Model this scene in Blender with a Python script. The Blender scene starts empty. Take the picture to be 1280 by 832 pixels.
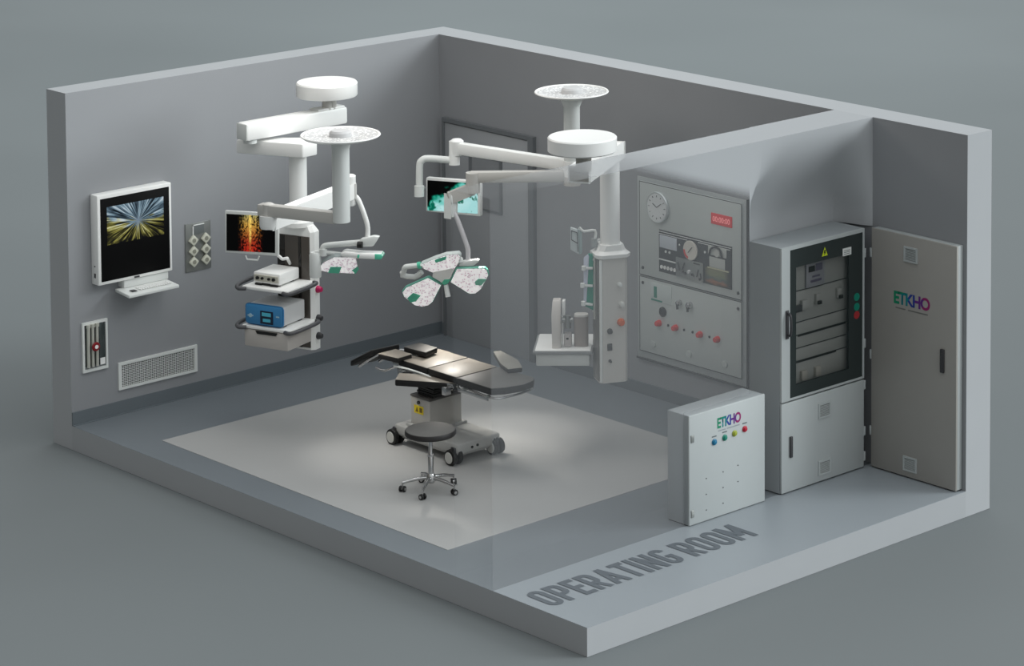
import bpy, bmesh, math, random
from mathutils import Vector, Matrix
random.seed(4)
scene = bpy.context.scene
COL = scene.collection
rad = math.radians
P = {
 'l1_hub': [2.1, -2.7125, 2.22],
 'l1_rod': [[2.1182, -2.7012, 2.1644], [2.1432, -2.6768, 2.1644], [2.1713, -2.6557, 2.1088], [2.2268, -2.6227, 1.9282], [2.2366, -2.6277, 1.8031]],
 'l1_yoke': [[2.1851, -2.6798, 1.7892], [2.2038, -2.659, 1.81], [2.2773, -2.5846, 1.8309], [2.3126, -2.5509, 1.8239], [2.2777, -2.5949, 1.7405], [2.2031, -2.6683, 1.7371]],
 'l1_tube': [[2.2111, -2.6564, 1.7718], [2.0676, -2.7989, 1.7544], [1.9787, -2.8876, 1.7405], [1.9629, -2.9063, 1.7127], [1.9674, -2.906, 1.678]],
 'l1_knob': [[2.1821, -2.6866, 1.7565], [2.212, -2.6573, 1.7565]],
 'l1_rod2': [[1.9172, -2.9543, 1.685], [1.967, -2.9055, 1.685], [2.0878, -2.7897, 1.6641]],
 'l1_bar': [[2.0814, -2.7931, 1.6884], [2.1055, -2.7679, 1.7023], [2.196, -2.6809, 1.6884], [2.3359, -2.5448, 1.6815], [2.3473, -2.5365, 1.6572], [2.3338, -2.5526, 1.6328], [2.1937, -2.6885, 1.6433], [2.088, -2.7899, 1.6606]],
 'l1_bartip': [[2.2935, -2.5861, 1.6836], [2.336, -2.5448, 1.6808], [2.3473, -2.5365, 1.6572], [2.3339, -2.5526, 1.6321], [2.2963, -2.589, 1.6349]],
 'l1_petal': [[1.9273, -2.9367, 1.5373], [1.9894, -2.9288, 1.6024], [2.0868, -2.8798, 1.6604], [2.2285, -2.7376, 1.6598], [2.1805, -2.6826, 1.5361], [2.132, -2.6871, 1.4834], [1.9697, -2.8613, 1.4976], [1.9235, -2.9273, 1.5214]],
 'l1_green': [[1.9712, -2.8598, 1.4976], [2.0155, -2.8664, 1.5587], [2.0843, -2.7973, 1.5584], [2.0372, -2.7886, 1.4914]],
 'l1_green2': [[2.1321, -2.7214, 1.5246], [2.1846, -2.7002, 1.5621], [2.1805, -2.6826, 1.5361], [2.1349, -2.6849, 1.4842]],
 'l1_link': [[2.0874, -2.7893, 1.6711], [2.0994, -2.7816, 1.6363]],
 'l2_armU': [1.9134, -1.3539, 2.38],
 'l2_post': [[1.8953, -1.3666, 2.4235], [1.9081, -1.3796, 2.2061]],
 'l2_tube': [[1.8795, -1.4024, 2.2496], [1.7332, -1.5439, 2.2641], [1.693, -1.5859, 2.2424], [1.683, -1.6017, 2.1916], [1.694, -1.6181, 1.9598]],
 'l2_clamp': [[1.6906, -1.6147, 2.0178], [1.6963, -1.6205, 1.92]],
 'l2_mon': [[1.6187, -1.4848, 2.0645], [2.1955, -1.3194, 2.0907], [2.1923, -1.3203, 1.7633], [1.615, -1.4859, 1.7432]],
 'l2_scr': [[1.6423, -1.4781, 2.0397], [2.1719, -1.3262, 2.0675], [2.1692, -1.327, 1.79], [1.6391, -1.479, 1.7609]],
 'l2_armL': [2.5234, -1.6748, 2.24],
 'l2_seg': [[2.528, -1.6795, 2.1622], [2.5246, -1.6862, 2.134], [2.3923, -1.8248, 2.0562]],
 'l2_drop': [[2.3932, -1.8206, 2.0845], [2.4048, -1.8325, 1.8865]],
 'l2_rod': [[2.4145, -1.8171, 1.936], [2.4495, -1.792, 1.8583], [2.5177, -1.7501, 1.6462], [2.5316, -1.744, 1.5826], [2.5374, -1.75, 1.4836]],
 'l2_yoke': [[2.4813, -1.8041, 1.4907], [2.5108, -1.7735, 1.5048], [2.6013, -1.6833, 1.5189], [2.6122, -1.6743, 1.5048], [2.5746, -1.7169, 1.4553], [2.4833, -1.8063, 1.4553]],
 'l2_head': [2.3932, -1.9069, 1.3493],
 'l2_body': [[2.2865, -2.081, 1.4845], [2.3989, -2.0083, 1.545], [2.4783, -1.9529, 1.5801], [2.5665, -1.8777, 1.5942], [2.5739, -1.8568, 1.5684], [2.5429, -1.8517, 1.5058], [2.4985, -1.8617, 1.4477], [2.4416, -1.8686, 1.3624], [2.4088, -1.8666, 1.3022], [2.3739, -1.8929, 1.2903], [2.3186, -1.9836, 1.3614], [2.3435, -1.9762, 1.3906], [2.2797, -2.0653, 1.444]],
 'l2_right': [[2.4147, -1.8637, 1.3071], [2.501, -1.8584, 1.4458], [2.6891, -1.6846, 1.4512], [2.7012, -1.6617, 1.4301], [2.6954, -1.6408, 1.3819], [2.6, -1.6509, 1.236], [2.5472, -1.6738, 1.187], [2.5027, -1.7143, 1.1846]],
 'l2_left': [[2.2955, -2.0031, 1.3573], [2.3595, -1.901, 1.2805], [2.2467, -1.9122, 1.1065], [2.206, -1.929, 1.0672], [2.1601, -1.9633, 1.0511], [2.1118, -2.017, 1.0664], [2.0679, -2.1059, 1.1537], [2.0711, -2.1294, 1.2024], [2.1118, -2.1178, 1.2513]],
 'l2_g1': [[2.39, -2.0067, 1.5266], [2.4101, -1.9957, 1.5412], [2.4806, -1.944, 1.5677], [2.4625, -1.9426, 1.5339], [2.3885, -1.995, 1.5026]],
 'l2_g2': [[2.5818, -1.7101, 1.3133], [2.6156, -1.696, 1.3455], [2.6671, -1.6452, 1.3411], [2.613, -1.6614, 1.2777], [2.5768, -1.6974, 1.2813]],
 'l2_g3': [[2.0886, -2.0812, 1.1442], [2.1447, -2.0579, 1.1981], [2.1864, -2.0047, 1.1722], [2.1362, -2.0197, 1.1134], [2.0976, -2.0488, 1.1004]],
 'l2_g4': [[2.362, -1.9104, 1.3018], [2.3915, -1.9013, 1.3359], [2.4317, -1.8663, 1.3411], [2.4042, -1.8683, 1.2973], [2.3714, -1.891, 1.2825]],
 'l2_handle': [[2.2765, -2.084, 1.4729], [2.1914, -2.1567, 1.4597], [2.1681, -2.1707, 1.445], [2.1541, -2.1654, 1.4112], [2.1269, -2.1713, 1.3753], [2.205, -2.0878, 1.3566], [2.2679, -2.0563, 1.4073]],
 'l2_ring': [[2.2634, -2.0952, 1.4708], [2.284, -2.0791, 1.4768]],
 'l2_grip': [[2.3824, -1.8781, 1.2778], [2.3768, -1.8394, 1.1972]],
 'l2_n': [0.62, -0.66, -0.36],
 'm1': [[1.0234, -3.2687, 1.9584], [1.4826, -3.0245, 1.9646], [1.474, -3.0291, 1.5844], [1.0211, -3.2699, 1.5802]],
 'm1s': [[1.0382, -3.2608, 1.9308], [1.455, -3.0392, 1.9375], [1.4505, -3.0416, 1.6112], [1.0332, -3.2635, 1.6006]],
 'm1h': [[1.1965, -3.1767, 1.5692], [1.2097, -3.1696, 1.5343], [1.2989, -3.1222, 1.5343], [1.3132, -3.1146, 1.5714]],
 'm1a': [[1.4256, -2.9983, 1.5775], [1.4416, -2.9844, 1.5634], [1.4578, -2.9706, 1.5458], [1.4876, -2.9405, 1.5529]],
 't_back': [[2.5122, -2.5171, 0.76], [2.5015, -2.073, 0.76], [2.9029, -2.0675, 0.76], [2.8725, -2.4435, 0.76]],
 't_backseat_near': [[2.9155, -2.4869, 0.76], [3.3083, -2.5239, 0.76]],
 't_seat': [[2.8725, -2.4435, 0.76], [2.9029, -2.0675, 0.76], [3.3065, -2.0713, 0.76], [3.3083, -2.5239, 0.76]],
 't_leg': [[3.2939, -2.5037, 0.75], [3.2923, -2.0506, 0.75], [3.4352, -1.996, 0.75], [3.7147, -2.0339, 0.75], [3.815, -2.1086, 0.75], [3.8033, -2.3541, 0.75], [3.75, -2.5066, 0.75]],
 't_arm': [[2.8087, -2.7946, 0.7], [2.6749, -2.6466, 0.7], [2.9057, -2.5055, 0.7], [3.1688, -2.4099, 0.7], [3.2775, -2.4959, 0.7]],
 't_head1': [[2.3383, -2.6118, 0.8], [2.3349, -2.4111, 0.8], [2.566, -2.4092, 0.8], [2.579, -2.5779, 0.8]],
 't_head2': [[2.4007, -2.3761, 0.82], [2.3942, -2.1966, 0.82], [2.6351, -2.1808, 0.82], [2.6787, -2.3555, 0.82]],
 't_drop_top': [[2.2295, -2.5531, 0.78], [2.2683, -2.2891, 0.78]],
 't_drop_bot': [[1.9762, -2.604, 0.62], [2.039, -2.4072, 0.62]],
 't_farpad': [[3.022, -1.8747, 0.8], [3.0399, -1.8096, 0.8], [3.372, -1.8882, 0.8], [3.5773, -2.0169, 0.8], [3.5248, -2.1335, 0.8], [3.3407, -2.0647, 0.8]],
 't_rail': [[2.5067, -2.5305, 0.72], [2.7157, -2.5246, 0.72], [2.9406, -2.5334, 0.72]],
 't_railC': [[3.2995, -2.4147, 0.66], [3.6228, -2.4262, 0.66], [3.7065, -2.2377, 0.66]],
 's2_top': [[3.5938, -1.8311, 0.93], [3.9335, -1.4986, 0.93], [3.5572, -1.177, 0.93], [3.2259, -1.5013, 0.93]],
 's2_c': [3.6353, -1.5832, 0.93],
 'g_panel': [[3.8797, -1.5506, 1.7432], [3.8957, -1.5326, 1.7637], [3.9231, -1.5066, 1.7569], [3.9537, -1.5329, 1.2776], [3.8923, -1.5881, 1.3187]],
 'g_white': [[3.8658, -1.5659, 1.7295], [3.8909, -1.5376, 1.7603], [3.8993, -1.5314, 1.7432], [3.9063, -1.5729, 1.3324], [3.8883, -1.5889, 1.3461]],
 'g_clips': [[3.873, -1.5684, 1.6473], [3.9272, -1.5157, 1.6439], [3.8743, -1.5844, 1.5001], [3.9361, -1.5248, 1.4933], [3.8883, -1.5889, 1.3461], [3.9455, -1.5344, 1.3324]],
 'g_rail': [[3.937, -1.4913, 1.7706], [3.97, -1.525, 1.2091]],
 'b_box': [[3.7601, -1.6213, 1.9867], [3.8056, -1.5793, 1.9661], [3.8278, -1.5824, 1.7537], [3.7714, -1.6328, 1.7948]],
 'b_side': [[3.8056, -1.5793, 1.9661], [3.8307, -1.5558, 1.9558], [3.8446, -1.5651, 1.7606], [3.828, -1.5826, 1.7503]],
 'b_arm': [[3.8142, -1.5684, 1.9867], [3.8457, -1.5416, 1.9524], [3.914, -1.4739, 1.9593], [3.9188, -1.4788, 1.877], [3.9479, -1.4495, 1.8839]],
 'b_arm2': [[3.9131, -1.4828, 1.8907], [3.9172, -1.4869, 1.8222]],
}

W, L, MX, NX, T, S, H = 6.8506, 4.2238, 5.3454, 5.7927, 0.3069, 0.218, 3.0

# ------------------------------------------------------------ materials
def lin(c):
    f = lambda v: v/12.92 if v <= .04045 else ((v+.055)/1.055)**2.4
    return (f(c[0]), f(c[1]), f(c[2]), 1)
_m = {}
def mat(name, rgb, rough=.5, metal=0, emis=0, alpha=1, spec=.5, noise=0, bump=0, scale=30):
    if name in _m: return _m[name]
    m = bpy.data.materials.new(name); m.use_nodes = True
    nt = m.node_tree; b = nt.nodes['Principled BSDF']
    c = lin(rgb)
    b.inputs['Base Color'].default_value = c
    b.inputs['Roughness'].default_value = rough
    b.inputs['Metallic'].default_value = metal
    b.inputs['Specular IOR Level'].default_value = spec
    b.inputs['Alpha'].default_value = alpha
    if emis:
        b.inputs['Emission Color'].default_value = c
        b.inputs['Emission Strength'].default_value = emis
    if noise or bump:
        tc = nt.nodes.new('ShaderNodeTexCoord'); nz = nt.nodes.new('ShaderNodeTexNoise')
        nz.inputs['Scale'].default_value = scale
        nt.links.new(tc.outputs['Object'], nz.inputs['Vector'])
        if noise:
            mx = nt.nodes.new('ShaderNodeMix'); mx.data_type = 'RGBA'
            mx.inputs['A'].default_value = tuple(v*(1-noise) for v in c[:3])+(1,)
            mx.inputs['B'].default_value = tuple(min(1, v*(1+noise)) for v in c[:3])+(1,)
            nt.links.new(nz.outputs['Fac'], mx.inputs['Factor'])
            nt.links.new(mx.outputs['Result'], b.inputs['Base Color'])
        if bump:
            bp = nt.nodes.new('ShaderNodeBump'); bp.inputs['Strength'].default_value = bump
            bp.inputs['Distance'].default_value = .01
            nt.links.new(nz.outputs['Fac'], bp.inputs['Height'])
            nt.links.new(bp.outputs['Normal'], b.inputs['Normal'])
    _m[name] = m
    return m

class NT:
    """small helper for node maths"""
    def __init__(s, name):
        s.m = bpy.data.materials.new(name); s.m.use_nodes = True
        s.nt = s.m.node_tree; s.b = s.nt.nodes['Principled BSDF']
    def n(s, t, **k):
        x = s.nt.nodes.new(t)
        for a, v in k.items(): setattr(x, a, v)
        return x
    def link(s, a, b): s.nt.links.new(a, b)
    def setin(s, sock, v):
        if isinstance(v, (int, float, tuple)): sock.default_value = v
        else: s.link(v, sock)
    def math(s, op, a, b=None, c=None, clamp=False):
        x = s.n('ShaderNodeMath', operation=op, use_clamp=clamp)
        s.setin(x.inputs[0], a)
        if b is not None: s.setin(x.inputs[1], b)
        if c is not None: s.setin(x.inputs[2], c)
        return x.outputs[0]
    def rng(s, v, a, b, c=0., d=1., smooth=True):
        x = s.n('ShaderNodeMapRange', interpolation_type='SMOOTHSTEP' if smooth else 'LINEAR')
        s.setin(x.inputs['Value'], v)
        for k, q in zip(('From Min', 'From Max', 'To Min', 'To Max'), (a, b, c, d)): x.inputs[k].default_value = q
        return x.outputs['Result']
    def mixf(s, f, a, b):
        return s.math('ADD', s.math('MULTIPLY', a, s.math('SUBTRACT', 1., f)), s.math('MULTIPLY', b, f))
    def xyz(s, out='Object'):
        tc = s.n('ShaderNodeTexCoord'); sp = s.n('ShaderNodeSeparateXYZ')
        s.link(tc.outputs[out], sp.inputs[0]); s.tc = tc
        return sp.outputs[0], sp.outputs[1], sp.outputs[2]
    def comb(s, x, y, z):
        c = s.n('ShaderNodeCombineXYZ')
        for i, v in enumerate((x, y, z)): s.setin(c.inputs[i], v)
        return c.outputs[0]
    def noise(s, vec, scale, detail=3, out='Fac'):
        x = s.n('ShaderNodeTexNoise'); x.inputs['Scale'].default_value = scale; x.inputs['Detail'].default_value = detail
        s.link(vec, x.inputs['Vector']); return x.outputs[out]
    def ramp(s, v, stops):
        x = s.n('ShaderNodeValToRGB'); e = x.color_ramp.elements
        while len(e) < len(stops): e.new(.5)
        for i, (p, c) in enumerate(stops): e[i].position = p; e[i].color = lin(c)
        s.setin(x.inputs[0], v); return x.outputs[0]
    def mix(s, f, a, b, mode='MIX'):
        x = s.n('ShaderNodeMix', data_type='RGBA', blend_type=mode)
        s.setin(x.inputs['Factor'], f)
        for k, v in (('A', a), ('B', b)):
            if isinstance(v, tuple): x.inputs[k].default_value = lin(v)
            else: s.link(v, x.inputs[k])
        return x.outputs['Result']

white = mat('white_enamel', (.93, .93, .92), .35)
white2 = mat('white_plastic', (.86, .87, .86), .45)
grey_arm = mat('pale_grey_enamel', (.74, .73, .71), .4)
gloss = mat('dark_glass', (.13, .12, .11), .12)
gloss2 = mat('smoked_panel', (.30, .28, .26), .22)
black = mat('black_rubber', (.04, .04, .04), .5)
screenblack = mat('screen_black', (.008, .008, .01), .5, spec=.15)
darkgrey = mat('charcoal_plastic', (.22, .22, .23), .45)
chrome = mat('chrome', (.75, .75, .75), .2, 1)
steel = mat('brushed_steel', (.62, .63, .62), .38, .9, noise=.08, scale=60)
cab = mat('light_grey_powder_coat', (.68, .70, .70), .42, noise=.02, scale=8)
cabdark = mat('mid_grey_powder_coat', (.60, .62, .63), .45, noise=.02, scale=8)
teal = mat('teal_plastic', (.34, .76, .63), .4)
tealdark = mat('deep_teal_plastic', (.0, .52, .43), .4)
pink = mat('magenta_plastic', (.75, .06, .35), .4)
red = mat('red_plastic', (.80, .12, .10), .4)
orange = mat('orange_plastic', (.82, .36, .12), .4)
yellow = mat('yellow_sticker', (.88, .78, .10), .5)
blue = mat('blue_front_plastic', (.22, .50, .70), .35)
ledred = mat('red_display', (.70, .10, .12), .4, emis=.25)
padblack = mat('black_vinyl_side', (.03, .025, .025), .6)
padgrey = mat('grey_vinyl', (.34, .335, .325), .5, bump=.1, scale=80)
padlight = mat('taupe_vinyl', (.50, .475, .44), .5, bump=.1, scale=80)
lettering = mat('dark_grey_paint', (.36, .385, .41), .6)
line = mat('dark_seam', (.22, .23, .24), .6)
stickergreen = mat('green_button', (.02, .48, .40), .4)
stickerblue = mat('blue_button', (.02, .42, .56), .4)
olive = mat('olive_yellow_button', (.58, .62, .18), .4)
crimson = mat('crimson_button', (.68, .05, .18), .4)

# ------------------------------------------------------------ mesh builder
class MB:
    def __init__(s): s.bm = bmesh.new(); s.uv = s.bm.loops.layers.uv.new('UVMap')
    def _fin(s, vs, M):
        if M is not None:
            for v in vs: v.co = M @ v.co
        return s
    def box(s, x0, x1, y0, y1, z0, z1, bev=0, M=None, seg=2):
        r = bmesh.ops.create_cube(s.bm, size=1)['verts']
        for v in r:
            v.co = Vector(((x0+x1)/2+v.co.x*(x1-x0), (y0+y1)/2+v.co.y*(y1-y0), (z0+z1)/2+v.co.z*(z1-z0)))
        if M is not None:
            for v in r: v.co = M @ v.co
        if bev:
            es = list({e for v in r for e in v.link_edges})
            bmesh.ops.bevel(s.bm, geom=es, offset=bev, segments=seg, affect='EDGES', profile=.5)
        return s
    def bar(s, a, b, w, h, bev=.01, up=(0, 0, 1)):
        """rectangular bar from a to b, w across, h high"""
        a = Vector(a); b = Vector(b); d = b-a; ln = d.length; x = d.normalized()
        y = Vector(up).cross(x).normalized(); z = x.cross(y)
        M = Matrix((( x.x, y.x, z.x, a.x), (x.y, y.y, z.y, a.y), (x.z, y.z, z.z, a.z), (0, 0, 0, 1)))
        return s.box(0, ln, -w/2, w/2, -h/2, h/2, bev, M)
    def cyl(s, a, b, r, r2=None, seg=32, bev=0):
        a = Vector(a); b = Vector(b); r2 = r if r2 is None else r2; d = b-a
        q = d.to_track_quat('Z', 'Y').to_matrix()
        return s.loft([[a+q@Vector((r*math.cos(t), r*math.sin(t), 0)) for t in [2*math.pi*i/seg for i in range(seg)]],
                       [b+q@Vector((r2*math.cos(t), r2*math.sin(t), 0)) for t in [2*math.pi*i/seg for i in range(seg)]]])
    def loft(s, rings, caps=True, closed=False):
        R = [[s.bm.verts.new(p) for p in r] for r in rings]; n = len(R[0])
        k = len(R)
        for i in range(k if closed else k-1):
            A, B = R[i], R[(i+1) % k]
            for j in range(n):
                try: s.bm.faces.new((A[j], A[(j+1) % n], B[(j+1) % n], B[j]))
                except ValueError: pass
        if caps and not closed:
            s.bm.faces.new(list(reversed(R[0]))); s.bm.faces.new(R[-1])
        return s
    def lathe(s, prof, c=(0, 0, 0), axis=(0, 0, 1), seg=48, closed=False):
        """prof: list of (r, h) bottom to top"""
        c = Vector(c); q = Vector(axis).to_track_quat('Z', 'Y').to_matrix()
        rings = [[c+q@Vector((max(r, 1e-4)*math.cos(t), max(r, 1e-4)*math.sin(t), h)) for t in [2*math.pi*i/seg for i in range(seg)]] for r, h in prof]
        return s.loft(rings, closed=closed)
    def tube(s, pts, r, seg=12, smooth=3, closed=False):
        pts = [Vector(p) for p in pts]
        if smooth and len(pts) > 2:
            P2 = []; n = len(pts)
            for i in range(n if closed else n-1):
                p0 = pts[(i-1) % n] if (i > 0 or closed) else pts[0]*2-pts[1]
                p1 = pts[i]; p2 = pts[(i+1) % n]
                p3 = pts[(i+2) % n] if (i+2 < n or closed) else p2*2-p1
                for k in range(smooth):
                    t = k/smooth
                    P2.append(.5*((2*p1)+(p2-p0)*t+(2*p0-5*p1+4*p2-p3)*t*t+(3*p1-p0-3*p2+p3)*t**3))
            if not closed: P2.append(pts[-1])
            pts = P2
        rings = []; prev = None; n = len(pts)
        for i, p in enumerate(pts):
            if closed: d = pts[(i+1) % n]-pts[(i-1) % n]
            else: d = pts[min(i+1, n-1)]-pts[max(i-1, 0)]
            d.normalize()
            u = prev if prev is not None else (Vector((0, 0, 1)) if abs(d.z) < .9 else Vector((1, 0, 0)))
            a = (u-d*u.dot(d)).normalized(); prev = a; b = d.cross(a)
            rr = r[i*len(r)//n] if isinstance(r, (list, tuple)) else r
            rings.append([p+(a*math.cos(t)+b*math.sin(t))*rr for t in [2*math.pi*j/seg for j in range(seg)]])
        return s.loft(rings, closed=closed)
    def prism(s, poly, off, bev=0):
        """polygon extruded by vector off, optional bevel of all edges"""
        poly = [Vector(p) for p in poly]; off = Vector(off)
        A = [s.bm.verts.new(p) for p in poly]; B = [s.bm.verts.new(p+off) for p in poly]; n = len(A)
        fs = [s.bm.faces.new(A), s.bm.faces.new(list(reversed(B)))]
        for i in range(n): fs.append(s.bm.faces.new((A[(i+1) % n], A[i], B[i], B[(i+1) % n])))
        bmesh.ops.recalc_face_normals(s.bm, faces=fs)
        if bev:
            es = list({e for v in A+B for e in v.link_edges})
            bmesh.ops.bevel(s.bm, geom=es, offset=bev, segments=2, affect='EDGES', profile=.5)
        return s
    def quad(s, a, b, c, d):
        """a b c d = bottom left, bottom right, top right, top left; gets a UV square"""
        f = s.bm.faces.new([s.bm.verts.new(Vector(p)) for p in (a, b, c, d)])
        for l, uv in zip(f.loops, ((0, 0), (1, 0), (1, 1), (0, 1))): l[s.uv].uv = uv
        return s

def obj(name, mb, m, parent=None, world=False, kind=None, smooth=True):
    if isinstance(mb, MB):
        if not world or True: bmesh.ops.recalc_face_normals(mb.bm, faces=[f for f in mb.bm.faces]) if len(mb.bm.faces) > 1 else None
        me = bpy.data.meshes.new(name); mb.bm.to_mesh(me); mb.bm.free()
    else: me = mb
    if world and parent is not None:
        me.transform(world_matrix(parent).inverted())
    if smooth and isinstance(mb, MB):
        for p in me.polygons: p.use_smooth = True
        me.set_sharp_from_angle(angle=rad(35))
    for x in (m if isinstance(m, (list, tuple)) else [m]): me.materials.append(x)
    o = bpy.data.objects.new(name, me); COL.objects.link(o)
    if parent is not None: o.parent = parent
    if kind: o['kind'] = kind
    return o
def world_matrix(o):
    M = Matrix.Translation(o.location) @ o.rotation_euler.to_matrix().to_4x4()
    return world_matrix(o.parent) @ M if o.parent else M
def thing(name, label, cat, loc=(0, 0, 0), rz=0, group=None):
    o = bpy.data.objects.new(name, None); COL.objects.link(o); o.empty_display_size = .1
    o.location = loc; o.rotation_euler = (0, 0, rz); o['label'] = label; o['category'] = cat
    if group: o['group'] = group
    return o
def tag(o, label, cat, group=None):
    o['label'] = label; o['category'] = cat
    if group: o['group'] = group
    return o

def text_mesh(s, w, h, origin, ex, ey, bold=0., mats=None, lift=(0, 0, 0), spacing=1., thick=0.):
    """flat lettering w wide and h high, lower-left at origin"""
    cu = bpy.data.curves.new('t', 'FONT'); cu.body = s; cu.size = 1; cu.offset = bold; cu.space_character = spacing
    cu.resolution_u = 4
    if thick: cu.extrude = thick
    o = bpy.data.objects.new('t', cu); COL.objects.link(o)
    dg = bpy.context.evaluated_depsgraph_get(); dg.update()
    me = bpy.data.meshes.new_from_object(o.evaluated_get(dg))
    bpy.data.objects.remove(o); bpy.data.curves.remove(cu)
    me.materials.clear()
    xs = [v.co.x for v in me.vertices]; ys = [v.co.y for v in me.vertices]
    x0, x1, y0, y1 = min(xs), max(xs), min(ys), max(ys)
    ex = Vector(ex).normalized(); ey = Vector(ey).normalized(); ez = ex.cross(ey)
    fr = []
    for v in me.vertices:
        a = (v.co.x-x0)/(x1-x0); b = (v.co.y-y0)/(y1-y0); fr.append(a); zz = v.co.z
        v.co = Vector(origin)+Vector(lift)+ex*(a*w)+ey*(b*h)+ez*zz
    if mats:
        n = len(mats)
        for p in me.polygons:
            a = sum(fr[i] for i in p.vertices)/len(p.vertices); p.material_index = min(n-1, int(a*n))
    return me
logo_mats = [mat('logo_green', (.0, .50, .36), .5), mat('logo_teal', (.0, .47, .50), .5), mat('logo_blue', (.13, .22, .55), .5),
             mat('logo_violet', (.36, .12, .48), .5), mat('logo_magenta', (.55, .10, .38), .5)]

# ------------------------------------------------------------ the room
inner = mat('wall_paint_shaded', (.565, .573, .585), .6, noise=.03, scale=2)  # same wall paint, darkened: shade of the room side put into the colour
def shade_room_side(o, ax, val):
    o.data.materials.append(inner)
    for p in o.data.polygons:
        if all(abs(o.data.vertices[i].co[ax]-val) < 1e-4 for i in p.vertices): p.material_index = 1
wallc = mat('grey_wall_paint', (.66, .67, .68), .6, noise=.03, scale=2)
slabc = mat('grey_slab', (.60, .62, .635), .5, noise=.02, scale=3)
g = NT('studio_ground')
x, y, z = g.xyz()
f = g.noise(g.tc.outputs['Object'], .15, 2)
g.link(g.ramp(f, [(.3, (.43, .45, .455)), (.7, (.455, .475, .48))]), g.b.inputs['Base Color'])
g.b.inputs['Roughness'].default_value = .7; g.b.inputs['Specular IOR Level'].default_value = .2
obj('ground', MB().quad((-60, -60, -S-.002), (60, -60, -S-.002), (60, 90, -S-.002), (-60, 90, -S-.002)), g.m, kind='structure')
obj('floor', MB().box(0, W, -L, 0, -S, -.002), mat('slab_paint', (.64, .65, .66), .55, noise=.02, scale=3), kind='structure')
obj('trim_3', MB().box(0, NX, -L+.001, 0, -.01, 0), mat('floor_vinyl_dark', (.44, .465, .485), .38, noise=.03, scale=3), kind='structure')
shade_room_side(obj('wall_left', MB().box(-T, 0, -L, T, -S, H), wallc, kind='structure', smooth=False), 0, 0)
shade_room_side(obj('wall_back', MB().box(0, W, 0, T, -S, H), wallc, kind='structure', smooth=False), 1, 0)
# paler vinyl sheet let into the middle of the floor, and the paler strip outside the glass-like wall
obj('trim_1', MB().box(.93, 4.86, -3.90, -.74, -.02, .003), mat('floor_vinyl_light', (.655, .655, .65), .5, noise=.02, scale=2), kind='structure')
obj('trim_2', MB().box(NX, W-.001, -L+.001, 0, -.01, .001), mat('corridor_vinyl', (.565, .59, .61), .4, noise=.02, scale=2), kind='structure')
bb = mat('baseboard_grey', (.40, .43, .45), .5)
def cove(mb, pts):
    return mb
obj('baseboard_left', MB().box(0, .012, -L+.002, 0, .003, .12).box(0, .03, -L+.002, 0, 0, .006), bb, kind='structure')
obj('baseboard_back', MB().box(1.46, MX, -.012, 0, 0, .11), bb, kind='structure')
obj('baseboard_corner', MB().box(0.012, .085, -.012, 0, 0, .11), bb, kind='structure')

# partition wall: fades from nearly clear at the open end to solid beside the tall cabinet
t = NT('fading_partition')
x, y, z = t.xyz()
base = t.rng(y, -4.2, -1.6, .13, .17, False)
wz = t.math('SUBTRACT', z, t.math('MULTIPLY_ADD', y, -.335, 1.985))
top = t.math('MULTIPLY', t.rng(wz, .02, .17), t.rng(y, -3.9, -2.0, .12, 1))
diag = t.math('ADD', y, t.math('SUBTRACT', x, NX))
step = t.rng(diag, -1.484, -1.478)
stepi = step
al = t.math('MAXIMUM', t.math('MAXIMUM', base, top), step)
# the inner skin is fainter so that looking through both skins does not double the haze
geo = t.n('ShaderNodeNewGeometry'); sp = t.n('ShaderNodeSeparateXYZ'); t.link(geo.outputs['True Normal'], sp.inputs[0])
inner = t.rng(x, MX+.02, MX+.001)
front = t.math('MAXIMUM', t.math('MAXIMUM', t.rng(x, NX-.02, NX-.004), t.rng(z, 2.985, 2.995)), step)
al = t.math('MAXIMUM', al, t.math('MULTIPLY', t.rng(z, 2.994, 2.998), t.rng(y, -4.0, -1.9, .13, 1)))
al = t.math('MULTIPLY', al, front)
al = t.mixf(inner, al, t.math('MAXIMUM', stepi, .04))
al = t.math('MULTIPLY', al, t.rng(y, -4.2235, -4.2225, .35, 1))
t.link(al, t.b.inputs['Alpha'])
t.b.inputs['Base Color'].default_value = lin((.66, .67, .68)); t.b.inputs['Roughness'].default_value = .6
t.b.inputs['Specular IOR Level'].default_value = .1
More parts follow.
